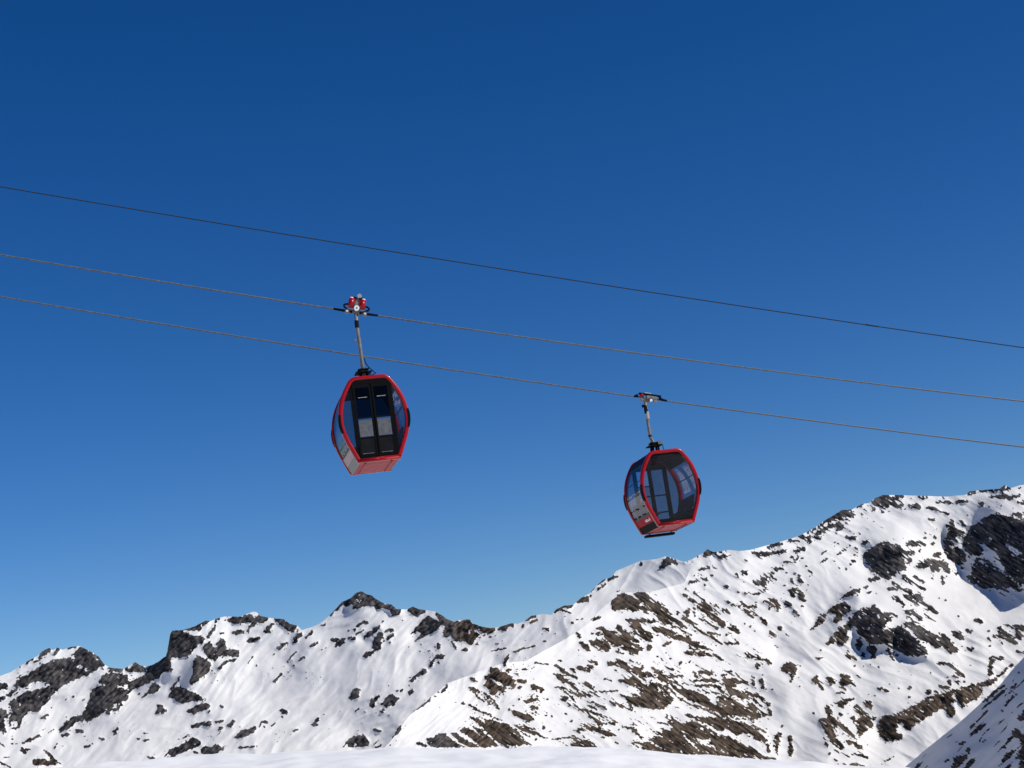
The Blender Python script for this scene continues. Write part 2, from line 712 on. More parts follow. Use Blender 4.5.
S 14 560 740
S 20 370 328
S 30 0 260
P 0 290 30 310 35 345 0 355
S 18 110 435
P 45 550 60 500 110 480 90 560 85 670 60 640 60 590
S 30 180 520 175 580 180 660
S 22 0 580 5 640
S 16 0 690 60 700
S 26 850 370
S 14 35 135
S 14 245 118
S 12 240 45
S 24 580 340
S 12 640 330
S 16 800 580
S 16 880 125 960 160
S 14 970 100
S 14 850 190
S 12 810 180
S 12 940 715 1010 680
S 12 905 740
P 865 430 920 350 1024 330 1024 540 950 560 890 540 890 480
T 896 672
P 0 330 60 310 170 250 280 190 400 165 460 140 540 120 600 100 680 80 780 60 790 90 740 120 660 115 690 160 650 220 590 230 540 290 490 240 480 220 430 240 480 310 450 365 400 330 360 290 300 330 210 390 150 420 110 470 60 450 50 390 0 450
E 24 460 180 465 200
P 0 480 60 510 40 540 0 540
S 22 790 60 870 0
S 32 110 125
S 14 105 200
S 40 260 160
S 16 320 155
S 30 350 105 400 125
S 36 430 85
S 34 490 85
S 20 550 75
S 18 460 30 495 40
S 18 500 0 545 40
S 16 410 45
S 14 345 50
S 34 750 15
S 12 120 20
S 14 280 0
S 10 240 100
S 16 20 130
P 440 768 470 690 560 660 570 690 500 760 480 768
S 22 510 580 540 565
S 36 575 625
P 970 370 1000 330 1024 290 1024 380 985 395
P 920 470 960 450 1010 500 1024 480 1024 768 980 768 1000 690 960 690 1000 600 990 540 930 510
S 18 870 270 960 180
S 30 860 710 930 640
S 20 700 240 860 110
S 20 920 130 960 100
S 26 980 0
S 20 870 600
S 8 660 570 700 500
S 14 850 310
S 10 390 720 430 690
S 14 930 320
T 640 480
P 160 690 185 640 230 625 290 650 300 680 260 670 200 700 130 740
S 18 310 640 355 655
P 500 600 540 555 580 580 560 605 505 620
S 12 580 590 640 578
S 8 650 570 750 565
S 8 770 568 880 565
P 615 630 660 595 730 600 700 620 640 635
S 18 480 715 550 705
S 14 550 685 610 710
S 24 570 765
S 12 430 765
S 10 830 640 880 650
P 800 730 830 715 870 725 850 768 820 755
S 20 770 755
S 18 900 585 1024 585
S 22 940 605 1010 610
S 22 1000 760
S 28 10 680
S 10 465 750
T 768 480
S 14 0 540 110 515
S 22 0 595 60 580 140 570
S 20 160 490 250 495
S 20 240 460 300 465
P 300 430 380 390 450 335 530 280 590 240 670 240 640 260 720 280 660 300 600 290 600 320 520 330 460 345 390 400 320 435
S 26 390 435 470 385 570 345
S 30 310 470 340 495
S 20 330 455 430 460
P 535 400 570 370 605 370 590 405 550 415
S 12 545 425
S 16 535 493
S 26 630 465 700 465
S 14 430 590 470 565
P 395 670 440 640 490 605 470 645 420 665
S 14 555 598 600 565 655 530
S 16 735 430
S 22 755 510 800 485
S 14 810 500
S 20 700 545 730 570
S 28 690 650
S 26 660 680
S 16 625 708
S 12 690 600
S 20 205 570 260 565
S 14 240 545 300 560
S 26 190 615
S 22 235 625
S 16 130 655 220 655
S 16 270 620
S 16 300 690
S 20 60 705 120 715
S 16 120 695
S 34 30 750
S 22 330 720 345 745
S 20 210 750
S 12 30 700
S 10 150 740
P 700 225 750 200 760 210 720 235
P 810 190 860 150 910 125 980 140 990 160 940 170 950 230 900 220 850 200
S 32 960 180 1024 200
S 20 845 235
S 16 750 278
S 26 920 255
S 18 965 248
S 8 780 265
S 14 570 705
P 755 620 770 580 830 540 890 505 940 490 990 510 1024 520 1024 768 900 768 840 740 810 720 840 680 780 660
T 896 480
P 0 520 30 520 50 550 160 580 150 600 80 600 60 650 85 700 80 720 0 730
S 40 110 640
P 70 510 130 480 230 500 240 530 150 535 90 525
S 24 190 565
S 18 230 425
S 18 235 465
S 28 310 460
S 22 290 510
S 18 0 130 50 140
S 24 10 160
S 26 0 205 50 205
P 85 200 170 185 230 215 200 235 120 225
S 26 250 220 330 240
S 14 340 245 415 270
S 14 180 145 250 150
S 12 220 130 400 133
S 14 320 180 400 175 460 190
S 22 485 175 570 170
S 24 265 315 300 320
S 14 70 235
S 14 570 285
S 32 680 195
S 16 745 218
S 14 845 207
S 10 20 330
S 10 260 180
P 550 120 580 90 630 90 740 75 830 70 870 45 920 65 900 85 780 100 660 100 610 125
P 735 135 800 125 870 115 930 130 990 110 1000 140 940 150 920 170 840 150 750 145
S 20 970 180
S 30 1010 180
S 26 940 275 1010 275
S 16 990 68
P 540 480 590 400 590 380 640 350 700 300 760 270 830 275 920 290 1024 335 1024 768 900 768 850 680 800 570 760 560 700 500 680 520 700 600 640 610 560 570 530 520
P 600 768 610 680 650 620 740 640 800 700 880 768
H 860 505 900 510 1015 590 970 610 920 560
S 1 2 2
E 18 675 645 710 665
E 16 770 660 810 685
P 385 520 370 480 410 460 420 420 480 385 540 410 530 450 480 460 500 520 540 560 560 610 540 680 470 670 420 630 385 580
E 26 430 480 520 540
S 40 440 340 450 380
S 20 410 370
S 24 520 330 540 360
S 30 310 600 340 590
P 130 700 220 650 260 620 340 640 400 660 430 700 440 750 390 750 370 700 340 680 350 730 290 740 270 690 200 710
S 20 530 705
S 26 490 750
"""
# ------------------------------------------------------------------ noise
def perlin(x, y, seed=0):
    rs = np.random.RandomState(seed); g = rs.rand(256, 256) * 2 * np.pi
    gx, gy = np.cos(g), np.sin(g)
    xi = np.floor(x).astype(int); yi = np.floor(y).astype(int); xf = x - xi; yf = y - yi
    u = xf ** 3 * (xf * (xf * 6 - 15) + 10); v = yf ** 3 * (yf * (yf * 6 - 15) + 10)
    def dg(i, j):
        a = (xi + i) % 256; b = (yi + j) % 256
        return gx[a, b] * (xf - i) + gy[a, b] * (yf - j)
    return 1.4 * ((dg(0, 0) * (1 - u) + dg(1, 0) * u) * (1 - v) + (dg(0, 1) * (1 - u) + dg(1, 1) * u) * v)

def fbm(x, y, octs=4, seed=0):
    s = 0; a = 1; t = 0
    for k in range(octs):
        s = s + a * perlin(x * 2 ** k, y * 2 ** k, seed + k); t += a; a *= 0.55
    return s / t

def smooth(a, b, x):
    t = np.clip((x - a) / (b - a), 0, 1); return t * t * (3 - 2 * t)

def blur(a, sig):
    r = max(1, int(3 * sig)); k = np.exp(-0.5 * (np.arange(-r, r + 1) / sig) ** 2); k /= k.sum()
    p = np.pad(a, ((r, r), (0, 0)), mode='edge'); o = sum(k[i] * p[i:i + a.shape[0]] for i in range(2 * r + 1))
    p = np.pad(o, ((0, 0), (r, r)), mode='edge'); return sum(k[i] * p[:, i:i + a.shape[1]] for i in range(2 * r + 1))

# ------------------------------------------------------------------ survey maps of the slopes (rock outcrops with some traced shade, tilt)
GS = 1.7
MX0, MX1, MY0, MY1 = -200, 1224, 460, 810
gx_ = np.arange(MX0, MX1, 1 / GS); gy_ = np.arange(MY0, MY1, 1 / GS)
GX, GY = np.meshgrid(gx_, gy_)
rock = np.zeros_like(GX)

def poly_mask(pts):
    pts = np.array(pts, float)
    x0, y0 = pts.min(0) - 1; x1, y1 = pts.max(0) + 1
    i0, i1 = np.searchsorted(gy_, [y0, y1]); j0, j1 = np.searchsorted(gx_, [x0, x1])
    X, Y = GX[i0:i1, j0:j1], GY[i0:i1, j0:j1]
    ins = np.zeros(X.shape, bool)
    n = len(pts)
    for a in range(n):
        xa, ya = pts[a]; xb, yb = pts[(a + 1) % n]
        if ya == yb: continue
        c = ((Y > ya) != (Y > yb)) & (X < (xb - xa) * (Y - ya) / (yb - ya) + xa)
        ins ^= c
    return (slice(i0, i1), slice(j0, j1)), ins

def stroke_mask(pts, wd):
    pts = np.array(pts, float)
    if len(pts) == 1: pts = np.vstack([pts, pts + [0.3, 0]])
    x0, y0 = pts.min(0) - wd; x1, y1 = pts.max(0) + wd
    i0, i1 = np.searchsorted(gy_, [y0, y1]); j0, j1 = np.searchsorted(gx_, [x0, x1])
    X, Y = GX[i0:i1, j0:j1], GY[i0:i1, j0:j1]
    d = np.full(X.shape, 1e9)
    for a in range(len(pts) - 1):
        p, q = pts[a], pts[a + 1]; v = q - p; L = (v @ v) + 1e-9
        t = np.clip(((X - p[0]) * v[0] + (Y - p[1]) * v[1]) / L, 0, 1)
        d = np.minimum(d, np.hypot(X - p[0] - t * v[0], Y - p[1] - t * v[1]))
    return (slice(i0, i1), slice(j0, j1)), np.clip((wd / 2 - d) * GS + 0.5, 0, 1)

ox = oy = 0
for ln in OUTCROPS_AND_SHADE.strip().splitlines():  # a few of the traced marks are shade on snow, coloured as rock
    f = ln.split(); c = f[0]; v = [float(q) for q in f[1:]]
    if c == 'T': ox, oy = v; continue
    if c in 'PH':
        pts = [(ox + v[i] / 8, oy + v[i + 1] / 8) for i in range(0, len(v), 2)]
        sl_, m = poly_mask(pts); m = m.astype(float)
    else:
        pts = [(ox + v[i] / 8, oy + v[i + 1] / 8) for i in range(1, len(v), 2)]
        sl_, m = stroke_mask(pts, v[0] / 8 * 1.05)
    if c in 'PS': rock[sl_] = np.maximum(rock[sl_], m)
    else: rock[sl_] = np.minimum(rock[sl_], 1 - m)
# beyond the surveyed strip the outcrops simply carry on
li = np.searchsorted(gx_, 0); ri = np.searchsorted(gx_, 1023)
nl = li; rock[:, :nl] = rock[:, li:li + nl][:, ::-1]
nr = rock.shape[1] - ri; rock[:, ri:] = rock[:, ri - nr:ri][:, ::-1]

# brown grass ground (against grey rock)
grass = smooth(430, 480, GX) * smooth(575, 610, GY) * (1 - 0.7 * smooth(850, 905, GX) * smooth(700, 640, GY))
grass = np.maximum(grass, ((GX < 75) & (GY > 738)).astype(float))
grass = blur(grass * (1 - 0.8 * ((GX > 843) & (GX < 930) & (GY > 600) & (GY < 655))), 4)

# small broken rocks and wind scoured streaks
ux = (GX * 0.83 + GY * 0.56); vx = (-GX * 0.56 + GY * 0.83)
ul = (-GX * 0.72 + GY * 0.69); vl = (GX * 0.69 + GY * 0.72)
right = smooth(500, 560, GX - (700 - GY) * 0.9 * (GX < 700))
sr_ = fbm(ux / 13, vx / 2.4, 4, 5); sl2 = fbm(ul / 9, vl / 2.6, 4, 9)
spk = fbm(GX / 2.6, GY / 1.9, 3, 14); dens = fbm(GX / 45, GY / 30, 3, 21)
near_rock = blur(rock, 7)
fr = right * (sr_ * 1.0 + spk * 0.5 + dens * 0.5 + near_rock * 0.55) + (1 - right) * (sl2 * 0.55 + spk * 0.75 + dens * 0.5 + near_rock * 0.5)
small = smooth(0.45, 0.58, fr + 0.10 * smooth(480, 520, GX) * smooth(790, 760, GX) * smooth(640, 680, GY) - 0.12 * smooth(780, 800, GX) * smooth(585, 600, GY)) * (1 - 0.7 * ((GX > 780) & (GX < 830) & (GY > 690)))
small *= 1 - np.clip(blur(((GX > 300) & (GX < 500) & (GY > 740)).astype(float), 3), 0, 1) * 0.8
# ragged outlines: the traced outcrops are broken up at the scale of single crags and gullies
wx = fbm(GX / 5.0, GY / 4.0, 3, 51) * 2.2; wy = fbm(GX / 5.0 + 40, GY / 4.0, 3, 52) * 1.7
def shift(a, dx, dy):
    jx = np.clip(np.arange(a.shape[1])[None] + dx * GS, 0, a.shape[1] - 1.01); iy = np.clip(np.arange(a.shape[0])[:, None] + dy * GS, 0, a.shape[0] - 1.01)
    x0 = jx.astype(int); y0 = iy.astype(int); tx = jx - x0; ty = iy - y0
    return (a[y0, x0] * (1 - tx) + a[y0, x0 + 1] * tx) * (1 - ty) + (a[y0 + 1, x0] * (1 - tx) + a[y0 + 1, x0 + 1] * tx) * ty
rock = shift(blur(rock, 0.45 * GS), wx, wy)
fs = fbm(ux / 9.5, vx / 1.6, 3, 61) * right + fbm(ul / 5.0, vl / 1.9, 3, 63) * (1 - right)
fi = fbm(GX / 2.6, GY / 2.2, 2, 66)
sl_, m_ = poly_mask([(890, 800), (925, 754), (962, 726), (1000, 692), (1030, 665), (1220, 560), (1220, 800)])
dmask = np.zeros_like(GX); dmask[sl_] = m_
rock = np.maximum(rock, dmask * smooth(0.19, 0.36, fbm(ul / 30, vl / 3.6, 4, 71) + 0.55 * fbm(GX / 40, GY / 40, 2, 72)))  # shaded gullies of the near hillside, painted in as rock-coloured streaks
edge = blur(rock, 2.2 * GS)
val = rock + (fs * (1.0 + 0.75 * right) + fi * (0.5 - 0.1 * right)) * (0.35 + 0.65 * smooth(0.02, 0.35, edge)) - 0.02
rock = smooth(0.32, 0.66, val)
rock = np.maximum(rock, small * 0.85)
rock_edge = rock
rock_soft = blur(rock, 1.6 * GS)

# tilt of the ground: ax = range gained per metre to the right, au = range gained per metre up
AU0 = 1.4
AX = np.zeros_like(GX) + 0.05; AU = np.zeros_like(GX) + 1.45
def tilt(ax, au, pts, soft=2.5, rk=0.0):
    sl_, m = poly_mask(pts)
    full = np.zeros_like(GX); full[sl_] = m
    full = blur(full, soft * GS)
    if rk: full = full * (1 - rk + rk * np.clip(rock_soft * 1.2, 0, 1))
    AX[:] = AX * (1 - full) + ax * full; AU[:] = AU * (1 - full) + au * full
# left range: broad flanks turned away from the sun, brighter aprons below
tilt(-0.68, 1.2, [(-200, 560), (720, 540), (700, 553), (684, 583), (622, 593), (561, 641), (505, 663), (448, 683), (409, 716), (385, 745), (300, 720), (230, 690), (110, 735), (-200, 735)], 5)
tilt(-0.15, 1.5, [(-200, 735), (110, 742), (180, 705), (260, 690), (330, 705), (330, 760), (-200, 790)], 8)
tilt(-0.25, 1.3, [(-60, 690), (0, 676), (40, 656), (80, 648), (70, 658), (40, 672), (0, 690)], 2)
tilt(0.35, 1.5, [(444, 636), (470, 640), (490, 652), (500, 668), (470, 672), (440, 668)], 4)
tilt(-0.25, 1.5, [(30, 735), (60, 700), (70, 680), (95, 675), (85, 710), (60, 730)], 4)
tilt(0.1, 1.3, [(214, 640), (222, 620), (232, 622), (228, 640), (210, 645)], 2)
tilt(0.15, 1.5, [(345, 650), (372, 612), (400, 616), (385, 630), (360, 650)], 3)
# cliffs on the left turned from the sun
tilt(-2.6, 0.2, [(148, 668), (168, 655), (170, 678), (140, 695), (128, 690)], 1.5)
tilt(-2.6, 0.2, [(170, 690), (186, 662), (196, 655), (198, 676), (186, 690), (172, 695)], 1.5)
tilt(0.5, 0.5, [(197, 656), (212, 664), (206, 680), (190, 685)], 1.2)
tilt(-2.4, 0.2, [(58, 730), (90, 708), (96, 690), (100, 685), (106, 700), (90, 722), (62, 736)], 1.5)
tilt(-0.5, 0.25, [(169, 632), (200, 634), (204, 645), (190, 657), (172, 658)], 1.2)
tilt(-2.0, 0.4, [(412, 634), (428, 616), (444, 622), (436, 634), (416, 644)], 1.5)
tilt(-2.3, 0.4, [(344, 602), (350, 598), (352, 608), (346, 612)], 1.0)
tilt(-2.2, 0.4, [(362, 640), (380, 624), (382, 630), (366, 642)], 1.0)
tilt(-2.0, 0.4, [(286, 662), (306, 644), (312, 636), (306, 654), (290, 668)], 2)
# the spur that comes down to the left: dull flank on one side of its crest, bright on the other
tilt(-1.0, 1.1, [(640, 563), (692, 562), (686, 580), (650, 588), (620, 591), (600, 606), (561, 639), (527, 659), (505, 661), (530, 640), (575, 612), (605, 585)], 3)
tilt(-1.1, 1.1, [(505, 664), (470, 673), (446, 682), (430, 695), (408, 714), (388, 741), (376, 742), (388, 715), (415, 688), (450, 668)], 3)
# right massif
tilt(0.5, 1.6, [(388, 752), (409, 718), (448, 686), (505, 667), (561, 645), (600, 614), (622, 597), (650, 595), (690, 575), (705, 590), (640, 645), (560, 690), (490, 715), (430, 752)], 2.5)
tilt(-1.1, 1.1, [(720, 645), (760, 655), (790, 690), (780, 720), (745, 690), (730, 665)], 5)
tilt(-2.5, 0.8, [(774, 646), (808, 632), (815, 622), (835, 602), (852, 590), (860, 598), (852, 614), (830, 642), (800, 660), (778, 655)], 2)
tilt(-2.3, 0.25, [(826, 645), (855, 612), (878, 608), (884, 640), (896, 652), (870, 650), (846, 640)], 2, 0.7)
tilt(-2.3, 0.25, [(896, 628), (915, 632), (922, 655), (896, 656)], 2, 0.7)
tilt(-2.3, 0.25, [(862, 557), (870, 545), (886, 541), (900, 545), (906, 560), (900, 574), (885, 578), (868, 570)], 2, 0.4)
tilt(-2.3, 0.25, [(943, 545), (950, 528), (962, 534), (964, 560), (950, 562)], 2, 0.4)
tilt(-2.9, 0.5, [(962, 548), (966, 530), (985, 514), (1000, 514), (1026, 524), (1040, 560), (1030, 592), (1008, 590), (980, 588), (960, 578)], 2)
tilt(-2.3, 0.25, [(874, 726), (886, 716), (930, 694), (962, 687), (964, 702), (950, 712), (930, 722), (900, 735), (880, 742)], 2, 0.5)
tilt(0.3, 1.6, [(905, 575), (960, 585), (1024, 600), (1060, 640), (985, 625), (950, 650), (925, 620)], 6)
tilt(-0.8, 1.3, [(970, 630), (985, 640), (980, 660), (990, 690), (960, 680), (965, 650)], 4)
tilt(-0.9, 1.3, [(803, 720), (830, 715), (826, 768), (800, 768)], 6)

# noise in the tilt, stronger on rock
LN = np.zeros_like(GX)
k_ = 1 / (2 * math.pi * FPX)
streak = fbm(ul / 34, vl / 9, 3, 31) * (1 - right) + fbm(ux / 30, vx / 9, 3, 33) * right
LN += streak * 9 * k_ * (1.1 - 0.5 * right)
wv_ = perlin(GX / 75, GY / 60, 161) * 16 + perlin(GX / 30, GY / 26, 162) * 4
vlw = vl + wv_; vxw = vx + wv_
def rib(a, b, sd): return 1 - 2 * np.abs(fbm(a, b, 3, sd))
LN -= (rib(ul / 95, vlw / 26, 131) * (1 - right) * 0.8 + rib(ux / 100, vxw / 30, 133) * right * 0.75) * 28 * k_ * 1.0
# fractured rock: steep little ribs down the fall line with flat facets between them
LN -= np.clip(rock_soft, 0, 1) * (rib(ul / 16, vlw / 4.2, 141) * (1 - right) + rib(ux / 18, vxw / 4.2, 143) * right) * 4.5 * k_ * 2.3
tone = np.clip(0.5 + 0.95 * (fbm(ul / 9, vl / 2.3, 4, 151) * (1 - right) + fbm(ux / 13, vx / 1.9, 4, 153) * right) + 0.25 * fbm(GX / 22, GY / 18, 2, 155), 0, 1)
for wv, a_s, a_r in ((120, 0.45, 0.45), (60, 0.45, 0.5), (26, 0.26, 0.6), (12, 0.14, 0.9), (6, 0.10, 1.2), (3.4, 0.06, 1.2)):
    nz = perlin(GX / wv + 3.1, GY / wv + 7.7, int(wv * 10))
    LN += nz * wv * k_ * (a_s + (a_r - a_s) * np.clip(rock_soft, 0, 1)) * 1.6
LN -= rock_soft * 2.2 / 2800          # rock stands a little proud of the snow

def integrate(gx, gy):
    """surface whose slopes come nearest to the wanted ones"""
    h, wd = gx.shape
    ex = np.concatenate([gx, -gx[:, ::-1]], 1); ex = np.concatenate([ex, ex[::-1]], 0)
    ey = np.concatenate([gy, gy[:, ::-1]], 1); ey = np.concatenate([ey, -ey[::-1]], 0)
    fx = 2j * np.pi * np.fft.fftfreq(2 * wd, 1 / GS)[None, :]; fy = 2j * np.pi * np.fft.fftfreq(2 * h, 1 / GS)[:, None]
    den = (np.abs(fx) ** 2 + np.abs(fy) ** 2) + (2 * np.pi / 5000) ** 2
    z = (np.conj(fx) * np.fft.fft2(ex) + np.conj(fy) * np.fft.fft2(ey)) / den
    return np.real(np.fft.ifft2(z))[:h, :wd]

def carve(top, bottom=None):
    """relief of one massif alone: outside its own face the tilt simply carries on, so that it is free to rise or fall there"""
    yt = np.interp(gx_, *np.array(top, float).T) + 3.5
    it = np.clip(((yt - MY0) * GS).astype(int), 0, GX.shape[0] - 1)
    if bottom is None: ib = np.full_like(it, GX.shape[0] - 1)
    else:
        yb = np.interp(gx_, *np.array(bottom, float).T) - 3
        ib = np.maximum(np.clip(((yb - MY0) * GS).astype(int), 0, GX.shape[0] - 1), it + 1)
    rows = np.clip(np.arange(GX.shape[0])[:, None], it[None], ib[None]); rows = np.minimum(rows, GX.shape[0] - 1)
    cols = np.arange(GX.shape[1])[None]
    return integrate(AX[rows, cols] / FPX, -(AU[rows, cols] - AU0) / FPX) + LN

def samp(a, x, y):
    fx = np.clip((x - MX0) * GS, 0, a.shape[1] - 1.001); fy = np.clip((y - MY0) * GS, 0, a.shape[0] - 1.001)
    ix = fx.astype(int); iy = fy.astype(int); tx = fx - ix; ty = fy - iy
    return (a[iy, ix] * (1 - tx) + a[iy, ix + 1] * tx) * (1 - ty) + (a[iy + 1, ix] * (1 - tx) + a[iy + 1, ix + 1] * tx) * ty

def grid_mesh(name, P, attrs, material, keep=None):
    nr_, nc_ = P.shape[:2]
    me = bpy.data.meshes.new(name)
    idx = np.arange(nr_ * nc_).reshape(nr_, nc_)
    q = np.stack([idx[:-1, :-1], idx[1:, :-1], idx[1:, 1:], idx[:-1, 1:]], -1).reshape(-1, 4)
    me.vertices.add(nr_ * nc_); me.vertices.foreach_set('co', P.reshape(-1).astype(np.float32))
    me.loops.add(q.size); me.loops.foreach_set('vertex_index', q.reshape(-1).astype(np.int32))
    me.polygons.add(len(q)); me.polygons.foreach_set('loop_start', np.arange(0, q.size, 4, dtype=np.int32))
    me.polygons.foreach_set('use_smooth', np.ones(len(q), bool))
    me.update(calc_edges=True)
    for an, av in attrs.items():
        at = me.attributes.new(an, 'FLOAT', 'POINT'); at.data.foreach_set('value', av.reshape(-1).astype(np.float32))
    return link(name, me, material)

# ------------------------------------------------------------------ snow and rock material
def ground_mat(name, noise_m, snow=(0.79, 0.775, 0.745)):
    m = bpy.data.materials.new(name); m.use_nodes = True; n = m.node_tree; L = n.links; N = n.nodes
    b = N['Principled BSDF']
    def nd(t, **k):
        o = N.new(t)
        for a, v in k.items(): setattr(o, a, v)
        return o
    tc = nd('ShaderNodeTexCoord')
    ar = nd('ShaderNodeAttribute', attribute_name='rock'); ag = nd('ShaderNodeAttribute', attribute_name='grass')
    n1 = nd('ShaderNodeTexNoise'); n1.inputs['Scale'].default_value = 1 / noise_m; n1.inputs['Detail'].default_value = 4; n1.inputs['Roughness'].default_value = 0.65
    L.new(tc.outputs['Object'], n1.inputs['Vector'])
    s1 = nd('ShaderNodeMath', operation='SUBTRACT'); s1.inputs[1].default_value = 0.5; L.new(n1.outputs['Fac'], s1.inputs[0])
    m1 = nd('ShaderNodeMath', operation='MULTIPLY_ADD'); m1.inputs[1].default_value = 0.6
    L.new(s1.outputs[0], m1.inputs[0]); L.new(ar.outputs['Fac'], m1.inputs[2])
    mk = nd('ShaderNodeMapRange', interpolation_type='SMOOTHSTEP'); mk.inputs['From Min'].default_value = 0.32; mk.inputs['From Max'].default_value = 0.52
    L.new(m1.outputs[0], mk.inputs['Value'])
    n2 = nd('ShaderNodeTexNoise'); n2.inputs['Scale'].default_value = 0.9 / noise_m; n2.inputs['Detail'].default_value = 6; n2.inputs['Roughness'].default_value = 0.7
    mp = nd('ShaderNodeMapping'); mp.inputs['Scale'].default_value = (0.55, 0.55, 1.5); mp.inputs['Rotation'].default_value = (0.25, 0.45, 0)
    L.new(tc.outputs['Object'], mp.inputs['Vector']); L.new(mp.outputs[0], n2.inputs['Vector'])
    rr = nd('ShaderNodeValToRGB'); e = rr.color_ramp.elements
    e[0].position = 0.36; e[0].color = (0.014, 0.014, 0.016, 1); e[1].position = 0.68; e[1].color = (0.105, 0.095, 0.092, 1)
    at_ = nd('ShaderNodeAttribute', attribute_name='tone')
    tn = nd('ShaderNodeMix', data_type='FLOAT'); tn.inputs['Factor'].default_value = 0.68
    L.new(n2.outputs['Fac'], tn.inputs['A']); L.new(at_.outputs['Fac'], tn.inputs['B'])
    L.new(tn.outputs['Result'], rr.inputs[0])
    rg = nd('ShaderNodeValToRGB'); e = rg.color_ramp.elements
    e[0].position = 0.34; e[0].color = (0.014, 0.010, 0.007, 1); e[1].position = 0.70; e[1].color = (0.125, 0.092, 0.066, 1)
    L.new(tn.outputs['Result'], rg.inputs[0])
    mg = nd('ShaderNodeMix', data_type='RGBA'); L.new(ag.outputs['Fac'], mg.inputs['Factor']); L.new(rr.outputs[0], mg.inputs['A']); L.new(rg.outputs[0], mg.inputs['B'])
    n3 = nd('ShaderNodeTexNoise'); n3.inputs['Scale'].default_value = 0.06 / noise_m; n3.inputs['Detail'].default_value = 5
    L.new(tc.outputs['Object'], n3.inputs['Vector'])
    rs_ = nd('ShaderNodeValToRGB'); e = rs_.color_ramp.elements
    e[0].position = 0.3; e[0].color = (snow[0] * 0.9, snow[1] * 0.91, snow[2] * 0.93, 1); e[1].position = 0.6; e[1].color = (*snow, 1)
    L.new(n3.outputs['Fac'], rs_.inputs[0])
    mx = nd('ShaderNodeMix', data_type='RGBA'); L.new(mk.outputs[0], mx.inputs['Factor']); L.new(rs_.outputs[0], mx.inputs['A']); L.new(mg.outputs['Result'], mx.inputs['B'])
    L.new(mx.outputs['Result'], b.inputs['Base Color'])
    b.inputs['Roughness'].default_value = 0.85; b.inputs['Specular IOR Level'].default_value = 0.15
    bp = nd('ShaderNodeBump'); bp.inputs['Distance'].default_value = noise_m * 0.5
    L.new(n1.outputs['Fac'], bp.inputs['Height'])
    bs = nd('ShaderNodeMath', operation='MULTIPLY_ADD'); bs.inputs[1].default_value = 0.45; bs.inputs[2].default_value = 0.08
    L.new(mk.outputs[0], bs.inputs[0]); L.new(bs.outputs[0], bp.inputs['Strength']); L.new(bp.outputs[0], b.inputs['Normal'])
    return m

def layer(name, crest, rref, yref, step, rows, ybot, material, x0=MX0 + 4, x1=MX1 - 4, axb=0.0, jag=0.5, zdrop=700):
    crest = np.array(crest, float)
    xs = np.arange(x0, x1, step)
    yc = np.interp(xs, crest[:, 0], crest[:, 1])
    rk = samp(rock_soft, xs, yc + 1.5)
    yc = yc + (fbm(xs / 5.0, xs * 0 + rref, 3, 77) * 1.1) * jag * (0.25 + 1.6 * rk)
    v = np.linspace(0, 1, rows) ** 1.15
    X = np.repeat(xs[None], rows, 0)
    yb = np.maximum(ybot, yc + 30)
    Y = yc[None] + (yb - yc)[None] * v[:, None]
    Lr = math.log(rref) - (Y - yref) / FPX * AU0 + samp(DL, X, Y) + (X - xs.mean()) / FPX * axb
    D = np.exp(Lr)
    P = ray(X, Y) * D[..., None]
    # the far side falls away behind the crest
    top = P[0]; back = []
    out = top / np.linalg.norm(top[:, :2], axis=1)[:, None]; out[:, 2] = 0
    for k, (dd, dz) in enumerate(((6, 1.0), (20, 8), (60, 36), (160, 110), (400, 300), (900, zdrop))):
        b_ = top + out * dd; b_[:, 2] = top[:, 2] - dz
        back.append(b_)
    # the near side runs on down to the valley floor
    bot = P[-1]; ob = bot / np.linalg.norm(bot[:, :2], axis=1)[:, None]; ob[:, 2] = 0
    fall = np.maximum(bot[:, 2] + min(450, zdrop), 5.0); front = []
    for k in (0.12, 0.3, 0.6, 1.0):
        b_ = bot - ob * (fall * k * 1.5)[:, None]; b_[:, 2] = bot[:, 2] - fall * k
        front.append(b_)
    P = np.concatenate([np.stack(back[::-1]), P, np.stack(front)], 0)
    nb = len(back)
    rk2 = samp(rock_edge, X, Y + 1.6 * np.exp(-(Y - yc[None]) / 2.0)); gr2 = samp(grass, X, Y)
    rk2 = np.concatenate([np.repeat(rk2[:1], nb, 0), rk2, np.repeat(rk2[-1:] * 0, 4, 0)], 0); gr2 = np.concatenate([np.repeat(gr2[:1], nb, 0), gr2, np.repeat(gr2[-1:], 4, 0)], 0)
    tn2 = samp(tone, X, Y); tn2 = np.concatenate([np.repeat(tn2[:1], nb, 0), tn2, np.repeat(tn2[-1:], 4, 0)], 0)
    return grid_mesh(name, P, {'rock': rk2, 'grass': gr2, 'tone': tn2}, material)

